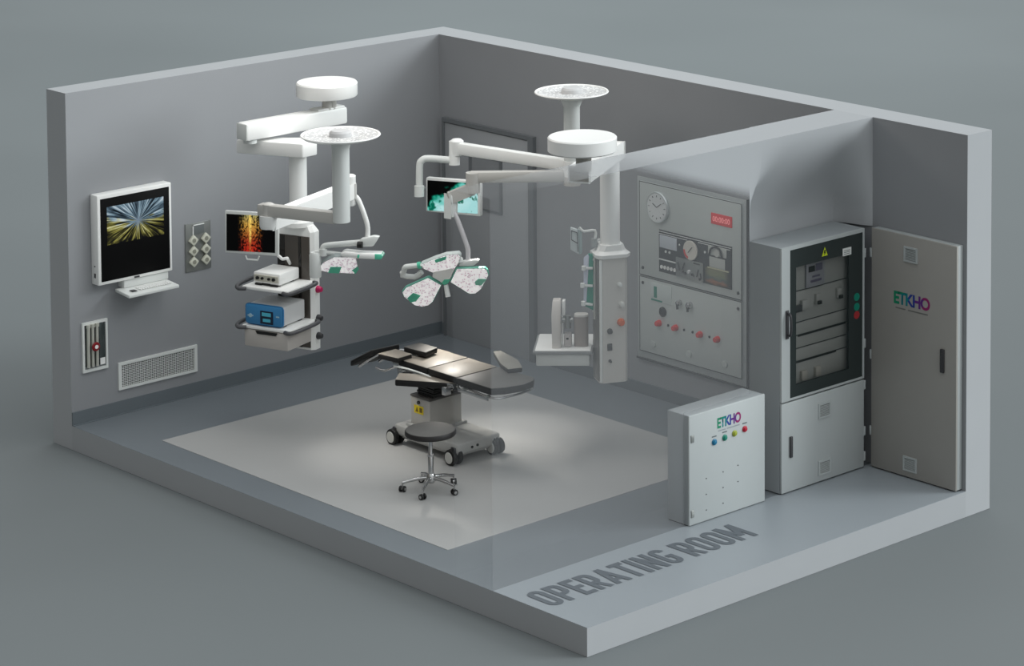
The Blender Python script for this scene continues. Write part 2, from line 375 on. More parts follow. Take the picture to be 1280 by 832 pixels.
def partition():
    """front skin is a stepped skin: it steps back behind the two cabinets that stand in the wall line"""
    mb = MB(); bm = mb.bm
    e = .002
    ys = [-L, -3.6, -3.0, -2.6, -2.222-e, -2.222, -1.9, -1.6, -1.48, -1.478, -1.4, -1.334, -1.334+e, -1.25, -1.17, -1.09]+[-1.0+.05*i for i in range(16)]+[-.2, -.16, -.128, -.1, -.08, -.06, -.04, -.02, 0]
    zs = [0, .45, .925, .925+e, 1.2, 1.6, 1.9, 2.055, 2.065, 2.195]+[2.195+.0503*i for i in range(1, 16)]+[3.0]
    sm = lambda t: (lambda q: q*q*(3-2*q))(min(1, max(0, t)))
    def X(y, z):
        up = max(0, (z-2.1955)/.8045)
        x = NX
        if y > -1.4785: x -= .338*(1-sm(up))*(1 if z < 2.06 else sm((-y)/(.128+.35*up)))*(1 if up == 0 else  sm((y+1.4785)/(.6*up)))
        if z <= .925 and -2.222 <= y <= -1.334: x = min(x, 5.56)
        return x
    F = [[bm.verts.new((X(y, z), y, z)) for z in zs] for y in ys]
    B = [[bm.verts.new((MX, y, z)) for z in (0, 3.0)] for y in ys]
    n = len(zs)
    for i in range(len(ys)-1):
        for k in range(n-1): bm.faces.new((F[i][k], F[i+1][k], F[i+1][k+1], F[i][k+1]))
        bm.faces.new((B[i][0], B[i][1], B[i+1][1], B[i+1][0]))
        bm.faces.new((F[i][-1], F[i+1][-1], B[i+1][1], B[i][1]))
    bm.faces.new([F[0][k] for k in range(n)]+[B[0][1], B[0][0]])
    return mb
obj('wall_right', partition(), t.m, kind='structure')

# lettering on the corridor floor
def arc(cx, cy, r, a0, a1, n=5): return [(cx+r*math.cos(rad(a0+(a1-a0)*i/n)), cy+r*math.sin(rad(a0+(a1-a0)*i/n))) for i in range(n+1)]
def ribbon(pts, th, closed=False):
    """flat stroke with mitred corners, as quads"""
    n = len(pts); out = []
    for i in range(n):
        p = Vector(pts[i]); q = []
        if closed or i > 0: q.append((p-Vector(pts[i-1])).normalized())
        if closed or i < n-1: q.append((Vector(pts[(i+1) % n])-p).normalized())
        d = sum(q, Vector((0, 0))).normalized(); nn = Vector((-d.y, d.x))
        k = th/2/max(.5, abs(nn.dot(Vector((-q[0].y, q[0].x)))))
        out.append((p+nn*k, p-nn*k))
    return [(out[i][0], out[i][1], out[(i+1) % n][1], out[(i+1) % n][0]) for i in range(n if closed else n-1)]
gw, th = .44, .155; a_, b_ = th/2, gw-th/2; lo, hi = th/2, 1-th/2
rr = .14
ring = arc(a_+rr, lo+rr, rr, 180, 270)+arc(b_-rr, lo+rr, rr, 270, 360)+arc(b_-rr, hi-rr, rr, 0, 90)+arc(a_+rr, hi-rr, rr, 90, 180)
bowl = [(a_, hi)]+arc(b_-.13, hi-.13, .13, 90, 0)+arc(b_-.13, .44+.13, .13, 0, -90)+[(a_, .44)]
GL = {'O': (gw, [(ring, 1)]), 'P': (gw, [([(a_, 0), (a_, 1)], 0), (bowl, 0)]),
      'R': (gw, [([(a_, 0), (a_, 1)], 0), (bowl, 0), ([(gw*.5, .44), (b_+.01, 0)], 0)]),
      'E': (.38, [([(a_, 0), (a_, 1)], 0), ([(a_, hi), (.38, hi)], 0), ([(a_, lo), (.38, lo)], 0), ([(a_, .51), (.35, .51)], 0)]),
      'A': (.50, [([(a_-.01, 0), (.25, 1)], 0), ([(.25, 1), (.50-a_+.01, 0)], 0), ([(.13, .26), (.37, .26)], 0)]),
      'T': (.42, [([(.21, 0), (.21, 1)], 0), ([(0, hi), (.42, hi)], 0)]), 'I': (th, [([(a_, 0), (a_, 1)], 0)]),
      'N': (.46, [([(a_, 0), (a_, 1)], 0), ([(.46-a_, 0), (.46-a_, 1)], 0), ([(a_, .97), (.46-a_, .03)], 0)]),
      'G': (gw, [(arc(b_-rr, hi-rr, rr, 0, 90)+arc(a_+rr, hi-rr, rr, 90, 180)+arc(a_+rr, lo+rr, rr, 180, 270)+arc(b_-rr, lo+rr, rr, 270, 360)+[(b_, .50)], 0), ([(gw*.5, .47), (gw, .47)], 0)]),
      'M': (.60, [([(a_, 0), (a_, 1)], 0), ([(.60-a_, 0), (.60-a_, 1)], 0), ([(a_+.01, .97), (.30, .25)], 0), ([(.30, .25), (.60-a_-.01, .97)], 0)])}
def letters(s, w, h, origin, ex, ey, dz=.00015):
    ex = Vector(ex); ey = Vector(ey); ez = ex.cross(ey); cur = 0; st = []
    for ch in s:
        if ch == ' ': cur += .22; continue
        ww, strokes = GL[ch]
        for pts, cl in strokes: st.append([[(p.x+cur, p.y) for p in q] for q in ribbon(pts, th, cl)])
        cur += ww+.085
    cur -= .085; mb = MB()
    for k, qs in enumerate(st):
        for q in qs:
            mb.bm.faces.new([mb.bm.verts.new(Vector(origin)+ex*(x/cur*w)+ey*(min(1, max(0, y))*h)+ez*dz*(k % 4)) for x, y in q])
    return mb
me = letters('OPERATING ROOM', 2.165, .345, (6.36, -4.115, .004), (0, 1, 0), (-1, 0, 0))
tag(obj('floor_lettering', me, lettering), 'large dark grey OPERATING ROOM lettering painted on the outer floor strip', 'lettering')

# door in the back wall
frame = mat('door_frame_dark', (.42, .435, .445), .4)
leafm = mat('door_leaf_grey', (.60, .61, .62), .45)
d = obj('door_1', MB().box(.115, 1.36, -.03, .0, .0, 2.14, .004), leafm, kind='structure')
obj('door_frame', MB().box(.085, .115, -.045, 0, 0, 2.15).box(1.375, 1.45, -.045, 0, 0, 2.15).box(.085, 1.45, -.045, 0, 2.15, 2.19), frame, d)
obj('window_frame', MB().box(.49, .53, -.042, -.02, 1.38, 1.88).box(.95, .985, -.042, -.02, 1.38, 1.88).box(.49, .985, -.042, -.02, 1.88, 1.91).box(.49, .985, -.042, -.02, 1.36, 1.38), frame, d)
obj('window_pane', MB().box(.53, .95, -.036, -.025, 1.38, 1.88), mat('frosted_pane', (.54, .55, .56), .25), d)
obj('door_seal', MB().box(1.36, 1.375, -.04, 0, 0, 2.15), mat('seal', (.62, .63, .64), .5), d)

# ============================================================ LEFT WALL
def basemat_shelf(): pass
# --- touch workstation
t = thing('wall_workstation', 'black touch screen workstation in white frame with keyboard tray on left wall', 'monitor', (0, -3.6, 1.24))
y0, y1, z0, z1 = -3.995, -3.215, 1.245, 2.06
obj('housing', MB().box(0, .118, y0, y1, z0, z1, .012), white, t, True)
obj('screen', MB().box(.115, .1215, y0+.03, y1-.028, z0+.03, z1-.035, .003), screenblack, t, True)
m = NT('street_tunnel_picture')
u, v, _ = m.xyz('UV')
du = m.math('SUBTRACT', u, .55); dv = m.math('MULTIPLY', m.math('SUBTRACT', v, .50), .62)
ang = m.math('ARCTAN2', dv, du); r = m.math('SQRT', m.math('ADD', m.math('MULTIPLY', du, du), m.math('MULTIPLY', dv, dv)))
n1 = m.noise(m.comb(m.math('MULTIPLY', ang, 6.), m.math('MULTIPLY', r, 1.2), 3.), 2.2, 4)
n2 = m.noise(m.comb(m.math('MULTIPLY', ang, 3.), m.math('MULTIPLY', r, 3), 9.), 1.7, 3)
cool = m.ramp(n1, [(.36, (.05, .09, .12)), (.47, (.32, .40, .46)), (.58, (.55, .66, .72)), (.70, (.88, .92, .95))])
warm = m.ramp(n1, [(.40, (.02, .02, .03)), (.50, (.28, .27, .13)), (.60, (.62, .60, .30)), (.72, (.90, .90, .72))])
c = m.mix(m.rng(m.math('ADD', m.math('MULTIPLY_ADD', m.math('ABSOLUTE', du), -.5, v), m.math('MULTIPLY', n2, .9)), .95, .72), cool, warm)
c = m.mix(m.math('MULTIPLY', m.rng(v, .35, .0), m.rng(n2, .45, .6)), c, (.03, .04, .06))
c = m.mix(m.rng(r, .0, .10, .55, 0), c, (.55, .62, .70))
m.link(c, m.b.inputs['Emission Color']); m.b.inputs['Emission Strength'].default_value = .75
m.b.inputs['Base Color'].default_value = (0, 0, 0, 1); m.b.inputs['Roughness'].default_value = .6; m.b.inputs['Specular IOR Level'].default_value = .1
obj('picture', MB().quad((.1225, -3.9, 1.60), (.1225, -3.305, 1.60), (.1225, -3.305, 1.945), (.1225, -3.9, 1.945)), m.m, t, True)
obj('side_port', MB().box(.05, .075, y0-.003, y0+.003, 1.31, 1.35, .002), darkgrey, t, True)
obj('side_button', MB().box(.055, .07, y0-.003, y0+.003, 1.41, 1.42), darkgrey, t, True)
obj('card_slot', MB().box(.117, .124, -3.625, -3.57, 1.252, 1.268, .003), darkgrey, t, True)
k = obj('keyboard_tray', MB().box(0, .10, -3.72, -3.25, 1.17, 1.245, .008).prism([(.06, -3.79, 1.145), (.285, -3.79, 1.125), (.285, -3.26, 1.125), (.06, -3.26, 1.145)], (0, 0, .028), .006), white2, t, True)
ks = MB()
for i in range(14):
    for j in range(4):
        ks.box(.11+j*.032, .134+j*.032, -3.63+i*.024, -3.612+i*.024, 1.166, 1.172)
kk = obj('keys', ks, white, k, True); kk['kind'] = 'stuff'; pass
obj('touchpad', MB().box(.18, .235, -3.72, -3.67, 1.163, 1.169, .002), darkgrey, k, True)

# --- socket panel with six tilted sockets
t = thing('socket_panel', 'steel wall panel with six diamond-shaped sockets right of the workstation', 'socket panel', (0, -2.865, 1.16))
obj('plate', MB().box(0, .012, -3.0, -2.725, 1.163, 1.612, .003), mat('panel_steel', (.56, .57, .56), .35, .6), t, True)
obj('display', MB().box(.012, .017, -2.92, -2.80, 1.505, 1.59, .002), mat('display_grey', (.42, .44, .44), .3), t, True)
obj('display_edge', MB().box(.012, .02, -2.925, -2.917, 1.50, 1.595).box(.012, .02, -2.925, -2.80, 1.588, 1.595), white, t, True)
for yy in (-2.925, -2.79):
    for zz in (1.455, 1.355, 1.255):
        M = Matrix.Translation((.012, yy, zz)) @ Matrix.Rotation(rad(45), 4, 'X')
        s = obj('socket', MB().box(0, .028, -.038, .038, -.038, .038, .008, M), mat('socket_cream', (.80, .80, .74), .4), t, True)
        obj('socket_well', MB().cyl((.0385, yy, zz), (.0415, yy, zz), .02, seg=20), mat('socket_shadow', (.55, .55, .5), .5), s, True)

# --- gas valve box
t = thing('gas_valve_box', 'recessed steel valve box with round red knob below the workstation', 'valve box', (0, -3.98, .46))
obj('frame', MB().box(0, .022, -4.11, -4.09, .482, .885).box(0, .022, -3.87, -3.85, .482, .885).box(0, .022, -4.11, -3.85, .885, .909).box(0, .022, -4.11, -3.85, .457, .482), white2, t, True)
obj('back_plate', MB().box(0, .006, -4.09, -3.87, .48, .89), mat('mirror_steel', (.55, .57, .58), .25, .8), t, True)
for yy, r in ((-4.055, .016), (-4.01, .014), (-3.965, .014)):
    obj('pipe', MB().tube([(.025, yy, .50), (.03, yy, .87)], r, smooth=0).lathe([(.02, 0), (.02, .03)], (.03, yy, .86)), mat('pipe_silver', (.80, .80, .76), .3, .4), t, True)
obj('side_door', MB().box(.006, .016, -3.935, -3.875, .50, .87, .002), mat('smoked_steel', (.30, .33, .33), .2, .5), t, True)
obj('label_plate', MB().box(.016, .02, -3.93, -3.88, .50, .56), white, t, True)
kn = obj('knob', MB().lathe([(.012, 0), (.014, .035), (.036, .04), (.042, .05), (.036, .06), (.001, .061)], (.02, -4.005, .69), (1, 0, 0), 28), mat('dark_red_knob', (.50, .06, .10), .35), t, True)
obj('knob_cap', MB().cyl((.081, -4.005, .69), (.084, -4.005, .69), .018, seg=20), white, kn, True)

# --- ventilation grille
t = thing('air_return_grille', 'wide white louvred air grille set low in the left wall', 'vent', (0, -3.32, .22))
a, b, c0, c1 = -3.74, -2.897, .222, .472
obj('frame', MB().box(0, .018, a, b, c1-.024, c1).box(0, .018, a, b, c0, c0+.024).box(0, .018, a, a+.03, c0+.024, c1-.024).box(0, .018, b-.03, b, c0+.024, c1-.024), white2, t, True)
obj('backing', MB().box(0, .004, a+.03, b-.03, c0+.024, c1-.024), mat('grille_dark', (.13, .12, .12), .7), t, True)
lv = MB()
for i in range(13):
    z = c0+.032+i*.0155; lv.box(.006, .012, a+.03, b-.03, z, z+.0045)
obj('louvers', lv, white2, t, True)
lv = MB()
for i in range(40):
    yy = a+.035+i*.0198; lv.box(.004, .009, yy, yy+.003, c0+.024, c1-.024)
obj('vertical_fins', lv, white2, t, True)

# ============================================================ BACK WALL CONTROL PANEL
t = thing('gas_control_panel', 'large grey wall control panel with clock, gauges and red knobs seen through the clear wall', 'control panel', (3.58, 0, .35))
pan = mat('panel_grey', (.74, .76, .75), .4, .1)
obj('surround', MB().box(2.872, 4.318, -.012, 0, .345, 2.04, .004), mat('surround_grey', (.66, .68, .68), .45), t, True)
obj('surround_edge', MB().box(4.308, 4.322, -.03, 0, .345, 2.05).box(2.872, 4.322, -.03, 0, .337, .35), line, t, True)
obj('upper_door', MB().box(2.917, 4.247, -.028, -.010, 1.130, 2.003, .004), pan, t, True)
obj('lower_door', MB().box(2.917, 4.247, -.028, -.010, .417, 1.118, .004), pan, t, True)
def seam(mb, x0, x1, z0, z1, y=-.0285):
    w = .006
    mb.box(x0, x1, y-.001, y, z0, z0+w).box(x0, x1, y-.001, y, z1-w, z1).box(x0, x0+w, y-.001, y, z0, z1).box(x1-w, x1, y-.001, y, z0, z1)
sm = MB(); seam(sm, 2.917, 4.247, 1.130, 2.003); seam(sm, 2.917, 4.247, .417, 1.118)
obj('door_seam', sm, line, t, True)
# clock
k = obj('clock', MB().lathe([(.14, 0), (.145, .02), (.138, .03), (.128, .024), (.001, .024)], (3.178, -.028, 1.80), (0, -1, 0)), mat('clock_rim', (.80, .82, .82), .3, .5), t, True)
obj('clock_face', MB().cyl((3.178, -.0525, 1.80), (3.178, -.0535, 1.80), .126), mat('clock_face_white', (.85, .86, .86), .4), k, True)
for i in range(12):
    aa = i*math.pi/6; c_, s_ = math.cos(aa), math.sin(aa)
    obj('hour_mark', MB().bar((3.178+.095*c_, -.0545, 1.80+.095*s_), (3.178+.112*c_, -.0545, 1.80+.112*s_), .003, .009, 0, (0, 1, 0)), darkgrey, k, True)
for q in ((3.235, -.056, 1.84), (3.125, -.057, 1.83)): obj('clock_hand', MB().bar((3.178, q[1], 1.80), q, .003, .007, 0, (0, 1, 0)), darkgrey, k, True)
# red digital display
k = obj('digital_display', MB().box(3.865, 4.13, -.036, -.026, 1.765, 1.865, .003), ledred, t, True)
obj('digits', text_mesh('00:00:00', .22, .05, (3.888, -.0375, 1.79), (1, 0, 0), (0, 0, 1), .02), mat('digit_pink', (.95, .55, .55), .4, emis=.3), k, True)
# instrument panel
ip = obj('instrument_panel', MB().box(3.185, 4.128, -.036, -.026, 1.205, 1.595, .003), mat('instrument_black', (.15, .16, .17), .3), t, True)
Y = -.0375
obj('meter_screen', MB().box(3.20, 3.425, Y-.004, Y+.002, 1.435, 1.55, .002), mat('meter_grey', (.74, .76, .79), .35), ip, True)
obj('top_strip', MB().box(3.185, 4.128, Y-.001, Y+.001, 1.578, 1.584).box(3.185, 3.56, Y-.001, Y+.001, 1.557, 1.562).box(3.7, 4.11, Y-.001, Y+.001, 1.56, 1.566), white2, ip, True)
for xx, zz, rr in ((3.28, 1.405, .012), (3.33, 1.405, .012), (3.46, 1.50, .008), (3.79, 1.49, .011)): obj('indicator_lamp', MB().cyl((xx, Y-.004, zz), (xx, Y+.001, zz), rr, seg=14), white2, ip, True)
obj('light_strip', MB().box(3.19, 3.415, Y-.002, Y+.001, 1.318, 1.33), white2, ip, True)
for i in range(5): obj('selector_switch', MB().lathe([(.017, 0), (.017, .006), (.009, .006), (.009, .001)], (3.225+i*.043, Y, 1.255), (0, -1, 0), 16), white, ip, True)
k = obj('pressure_gauge', MB().lathe([(.088, 0), (.09, .012), (.084, .016), (.001, .012)], (3.61, Y, 1.475), (0, -1, 0), 40), mat('gauge_white', (.82, .80, .76), .4), ip, True)
obj('gauge_scale', MB().prism([(3.61+.084*math.cos(a), Y-.0165, 1.475+.084*math.sin(a)) for a in [math.pi*(1.0+.4*i/8) for i in range(9)]]+[(3.61+.062*math.cos(a), Y-.0165, 1.475+.062*math.sin(a)) for a in [math.pi*(1.4-.4*i/8) for i in range(9)]], (0, -.001, 0)), red, k, True)
obj('gauge_needle', MB().bar((3.59, Y-.018, 1.455), (3.64, Y-.018, 1.51), .003, .009, 0, (0, 1, 0)), black, k, True)
# silver switch plate with four toggles
sp_ = obj('switch_plate', MB().box(3.42, 3.775, Y-.012, Y, 1.205, 1.385, .003), steel, ip, True)
for (xa, za, xb, zb) in ((3.45, 1.34, 3.475, 1.27), (3.54, 1.35, 3.51, 1.28), (3.63, 1.26, 3.665, 1.25), (3.72, 1.32, 3.70, 1.25), (3.745, 1.29, 3.755, 1.24)):
    obj('toggle', MB().tube([(xa, Y-.016, za), (xb, Y-.016, zb)], .005, 8, 0), darkgrey, sp_, True)
for (xa, za) in ((3.52, 1.265), (3.55, 1.255), (3.64, 1.26), (3.74, 1.235)): obj('toggle_boss', MB().cyl((xa, Y-.02, za), (xa, Y-.01, za), .012, seg=12), darkgrey, sp_, True)
obj('centre_knob', MB().lathe([(.018, 0), (.016, .02), (.001, .022)], (3.60, Y-.01, 1.28), (0, -1, 0), 20), mat('bright_silver', (.9, .9, .9), .25, .3), sp_, True)
obj('slot', MB().box(3.655, 3.735, Y-.014, Y-.011, 1.362, 1.374), black, sp_, True)
# recorder at the right
obj('recorder', MB().box(3.835, 4.07, Y-.006, Y+.001, 1.48, 1.565, .003).box(3.85, 4.05, Y-.006, Y+.001, 1.37, 1.465, .003), mat('recorder_grey', (.72, .73, .71), .4), ip, True)
obj('recorder_handle', MB().tube([(3.86, Y-.015, 1.485), (3.885, Y-.02, 1.54), (3.94, Y-.02, 1.565), (4.0, Y-.02, 1.55), (4.02, Y-.015, 1.48)], .009, 8, 4), black, ip, True)
obj('recorder_dial', MB().cyl((3.95, Y-.012, 1.51), (3.95, Y-.004, 1.51), .035, seg=24), mat('dial_pale', (.78, .78, .76), .4), ip, True)
m = NT('dim_photo'); u, v, _ = m.xyz('UV')
n1 = m.noise(m.tc.outputs['UV'], 4, 3)
cc = m.ramp(m.math('ADD', v, m.math('MULTIPLY_ADD', n1, .5, -.25)), [(.0, (.22, .22, .17)), (.2, (.60, .38, .25)), (.35, (.30, .36, .34)), (.6, (.47, .48, .36)), (1, (.50, .50, .38))])
cc = m.mix(m.rng(m.math('ABSOLUTE', m.math('SUBTRACT', u, .45)), .25, .5), cc, (.14, .15, .12))
m.link(cc, m.b.inputs['Base Color']); m.b.inputs['Roughness'].default_value = .4
obj('viewing_window', MB().quad((3.79, Y-.002, 1.21), (4.12, Y-.002, 1.21), (4.12, Y-.002, 1.36), (3.79, Y-.002, 1.36)), m.m, ip, True)
obj('window_rail', MB().box(3.83, 4.1, Y-.008, Y, 1.358, 1.368), mat('rail_cream', (.75, .74, .62), .4), ip, True)
# lower door items
k = obj('instruction_card', MB().box(3.075, 3.345, -.034, -.026, .918, 1.088, .002), mat('card_grey', (.76, .79, .78), .5), t, True)
obj('card_print', MB().box(3.115, 3.155, -.0352, -.0335, .95, 1.055).box(3.08, 3.225, -.0352, -.0335, .92, .935), stickergreen, k, True)
for xx in (3.457, 3.591):
    r = .026 if xx < 3.5 else .034
    k = obj('key_lock', MB().lathe([(r, 0), (r*.95, .03), (r*.6, .034), (r*.6, .05), (.001, .052)], (xx, -.028, .965), (0, -1, 0), 24), chrome, t, True)
    obj('key_lever', MB().bar((xx, -.07, .975), (xx+.012, -.075, .915), .008, .016, .003, (0, 1, 0)), darkgrey, k, True)
obj('round_port', MB().lathe([(.045, 0), (.045, .012), (.03, .014), (.028, .004)], (3.232, -.028, .835), (0, -1, 0), 32), black, t, True)
for xx in (3.183, 3.404, 3.724, 3.946):
    k = obj('red_knob', MB().lathe([(.030, 0), (.030, .018), (.022, .045), (.001, .047)], (xx, -.028, .722), (0, -1, 0), 20), red, t, True)
for xx in (3.30, 3.51, 3.62, 3.84):
    obj('pilot_hole', MB().lathe([(.012, 0), (.012, .006), (.006, .006)], (xx, -.028, .722), (0, -1, 0), 14), black, t, True)
for xx in (3.10, 3.575, 4.035):
    obj('gas_port', MB().lathe([(.032, 0), (.032, .012), (.02, .014), (.001, .014)], (xx, -.028, .51), (0, -1, 0), 20), mat('port_silver', (.74, .76, .75), .3, .3), t, True)
for xx, zz in ((2.965, 1.20), (2.965, 1.06), (4.205, 1.19), (4.205, 1.05)):
    obj('door_latch', MB().cyl((xx, -.036, zz), (xx, -.028, zz), .014, seg=14), darkgrey, t, True)

# ============================================================ CABINETS
def hinge(xx, yy, z, t, ax):
    obj('hinge', MB().box(xx-.012, xx+.012, yy-.012, yy+.012, z-.04, z+.04, .005), cab, t, True)
def vent(t, face, a0, a1, z0, z1, plane):
    """small louvred vent on a door; face 'x' or 'y'"""
    fr = MB(); sl = MB(); dk = MB(); s = 1 if face == 'x' else -1
    def bx(mb, p, q, r0, r1, d0, d1, bev=0):
        if face == 'x': mb.box(plane+d0, plane+d1, p, q, r0, r1, bev)
        else: mb.box(p, q, plane-d1, plane-d0, r0, r1, bev)
    w = .016
    bx(fr, a0, a1, z1-w, z1, 0, .01); bx(fr, a0, a1, z0, z0+w, 0, .01)
    bx(fr, a0, a0+w, z0+w, z1-w, 0, .01); bx(fr, a1-w, a1, z0+w, z1-w, 0, .01)
    v = obj('vent', fr, cab, t, True)
    for i in range(7):
        z = z0+w+.006+i*(z1-z0-2*w-.01)/7; bx(sl, a0+w, a1-w, z, z+.006, .001, .007)
    obj('slats', sl, cab, v, True)
    bx(dk, a0+w, a1-w, z0+w, z1-w, 0, .002); obj('vent_shadow', dk, mat('vent_dark', (.50, .51, .50), .6), v, True)

# --- small box
x0, x1, y0, y1, h = 5.575, 5.835, -2.21, -1.345, .905
t = thing('small_control_cabinet', 'small light grey floor cabinet with four coloured lights beside the floor lettering', 'cabinet', ((x0+x1)/2, (y0+y1)/2, 0))
obj('body', MB().box(x0, x1-.022, y0+.006, y1-.006, .004, h, .008), cabdark, t, True)
dr = obj('door', MB().box(x1-.02, x1, y0, y1, .006, h+.002, .008), cab, t, True)
obj('plinth', MB().box(x0+.01, x1-.03, y0+.01, y1-.01, 0, .006), black, t, True)
X = x1
for z in (.715, .10):
    k = obj('lock', MB().box(X, X+.006, y0+.018, y0+.05, z-.03, z+.03, .002), steel, dr, True)
    # lock barrel belongs to the same small fitting
    k.data.materials.append(darkgrey)
for (yy, z, mm) in ((-1.93, .635, stickerblue), (-1.812, .645, stickergreen), (-1.70, .655, olive), (-1.583, .665, crimson)):
    obj('indicator_light', MB().lathe([(.026, 0), (.026, .006), (.018, .009), (.016, .018), (.001, .022)], (X, yy, z), (1, 0, 0), 24), mm, dr, True)
for (yy, z) in ((-1.93, .675), (-1.812, .686), (-1.583, .708)): obj('name_strip', MB().box(X, X+.0015, yy-.026, yy+.026, z, z+.010), mat('strip_dark', (.38, .41, .42), .5), dr, True)
obj('logo', text_mesh('ETKHO', .27, .088, (X+.0012, -1.895, .735), (0, 1, 0), (0, 0, 1), .035, logo_mats, spacing=.9), logo_mats, dr, True)
for q0, q1 in ((-1.885, -1.80), (-1.785, -1.64)): obj('logo_underline', MB().box(X, X+.0012, q0, q1, .710, .719), mat('faint_grey_print', (.56, .58, .60), .5), dr, True)
for (yy, z) in ((-2.02, .355), (-2.02, .225), (-2.02, .095), (-1.83, .365), (-1.83, .235), (-1.83, .105), (-1.66, .38), (-1.66, .245)):
    obj('screw', MB().cyl((X, yy, z), (X+.003, yy, z), .005, seg=8), darkgrey, dr, True)
obj('side_clip', MB().box(5.62, 5.66, y1-.006, y1+.02, .60, .70, .003), steel, t, True)

# --- tall cabinet with a glazed upper door
x0, x1, y0, y1, h = 5.465, 5.832, -1.147, -.142, 2.075
t = thing('glazed_cabinet', 'tall light grey electrical cabinet with glazed upper door in the corner', 'cabinet', ((x0+x1)/2, (y0+y1)/2, 0))
wl = .012
obj('body', MB().box(x0, x1-.024, y0, y0+wl, .01, h-wl).box(x0, x1-.024, y1-wl, y1, .01, h-wl).box(x0, x0+wl, y0+wl, y1-wl, .01, h-wl).box(x0, x1-.024, y0, y1, h-wl, h).box(x0+wl, x1-.024, y0+wl, y1-wl, .01, .03).box(x0+wl, x1-.03, y0+wl, y1-wl, .76, .775), cabdark, t, True)
obj('plinth', MB().box(x0+.02, x1-.03, y0+.02, y1-.02, 0, .012), black, t, True)
ld = obj('lower_door', MB().box(x1-.022, x1, y0, y1, .012, .768, .006), cab, t, True)
obj('handle', MB().box(x1, x1+.018, y0+.09, y0+.12, .30, .48, .006), darkgrey, ld, True)
vent(ld, 'x', -.71, -.56, .55, .68, x1); vent(ld, 'x', -.71, -.56, .065, .19, x1)
ud = obj('upper_door', MB().box(x1-.022, x1, y0, y0+.10, .80, h-.03).box(x1-.022, x1, y1-.022, y1, .80, h-.03).box(x1-.022, x1, y0, y1, h-.03, h).box(x1-.022, x1, y0, y1, .782, .80), cab, t, True)
gb = mat('glass_border', (.17, .20, .20), .15)
obj('glass_border', MB().box(x1-.012, x1-.003, y0+.10, y0+.175, .80, h-.03).box(x1-.012, x1-.003, y1-.19, y1-.022, .80, h-.03).box(x1-.012, x1-.003, y0+.175, y1-.19, h-.185, h-.03).box(x1-.012, x1-.003, y0+.175, y1-.19, .80, .90), gb, ud, True)
gl = NT('cabinet_glass'); gl.b.inputs['Base Color'].default_value = lin((.20, .24, .24)); gl.b.inputs['Alpha'].default_value = .22; gl.b.inputs['Roughness'].default_value = .05
obj('glass_pane', MB().box(x1-.010, x1-.006, y0+.175, y1-.19, .90, h-.185), gl.m, ud, True)
obj('handle', MB().box(x1, x1+.012, y0+.045, y0+.078, 1.31, 1.55, .004).tube([(x1+.01, y0+.062, 1.34), (x1+.045, y0+.062, 1.36), (x1+.045, y0+.062, 1.50), (x1+.012, y0+.062, 1.53)], .011, 10, 4), darkgrey, ud, True)
obj('warning_triangle', MB().prism([(x1-.002, -.665, 1.925), (x1-.002, -.595, 1.925), (x1-.002, -.63, 2.0)], (.0015, 0, 0)), mat('warning_yellow', (.74, .80, .12), .5), ud, True)
obj('warning_bolt', MB().prism([(x1, -.637, 1.975), (x1, -.618, 1.975), (x1, -.627, 1.955), (x1, -.617, 1.955), (x1, -.64, 1.93), (x1, -.634, 1.95), (x1, -.643, 1.95)], (.001, 0, 0)), black, ud, True)
st = obj('rating_label', MB().box(x1-.003, x1-.001, -.41, -.305, 1.88, 1.945), mat('label_white', (.84, .85, .84), .5), ud, True)
ln = MB()
for i in range(3): ln.box(x1-.001, x1, -.395, -.32, 1.893+i*.014, 1.897+i*.014)
obj('label_lines', ln, line, st, True)
for (z, mm) in ((1.50, stickergreen), (1.415, stickergreen), (1.345, mat('sticker_red', (.62, .16, .18), .5))):
    obj('round_sticker', MB().cyl((x1-.003, -.235, z), (x1-.0005, -.235, z), .034, seg=20), mm, ud, True)
for z in (.10, .32, .72, 1.08, 1.86): hinge(x1-.012, y1+.010, z, t, 'y')
# mounting plates and gear behind the glass
bp = mat('inner_plate', (.70, .70, .68), .5)
ya, yb, xi = y0+.14, y1-.14, x1-.07
for z0, z1 in ((1.665, 1.93), (1.40, 1.655), (1.29, 1.39), (1.18, 1.28), (1.07, 1.17), (.88, 1.06)):
    obj('inner_plate', MB().box(xi-.012, xi, ya, yb, z0, z1, .003), bp, t, True)
obj('plate_gap', MB().box(xi-.02, xi-.013, ya, yb, .86, 1.93), line, t, True)
dp = obj('meter', MB().box(xi, xi+.02, -.80, -.58, 1.67, 1.875, .004), mat('meter_body', (.64, .64, .66), .4), t, True)
obj('meter_display', MB().box(xi+.02, xi+.023, -.775, -.70, 1.80, 1.85), black, dp, True)
obj('meter_buttons', MB().box(xi+.02, xi+.023, -.69, -.61, 1.80, 1.86).box(xi+.02, xi+.023, -.75, -.62, 1.71, 1.73).box(xi+.02, xi+.023, -.73, -.64, 1.75, 1.765), mat('violet_grey', (.40, .38, .46), .4), dp, True)
obj('isolator', MB().box(xi, xi+.03, -1.0, -.86, 1.49, 1.545, .004), darkgrey, t, True)
obj('isolator', MB().box(xi, xi+.035, -.86, -.79, 1.50, 1.58, .004), bp, t, True)
for yy in (-.66, -.40):
    k = obj('breaker', MB().box(xi, xi+.03, yy-.025, yy+.025, 1.52, 1.60, .004), bp, t, True)
    obj('breaker_lever', MB().box(xi+.03, xi+.05, yy-.02, yy+.02, 1.515, 1.545, .003), black, k, True)
for z, a, b in ((1.285, -.88, -.30), (1.065, -1.0, -.42)):
    obj('cable_slot', MB().box(xi, xi+.004, a, b, z-.012, z+.004), black, t, True)
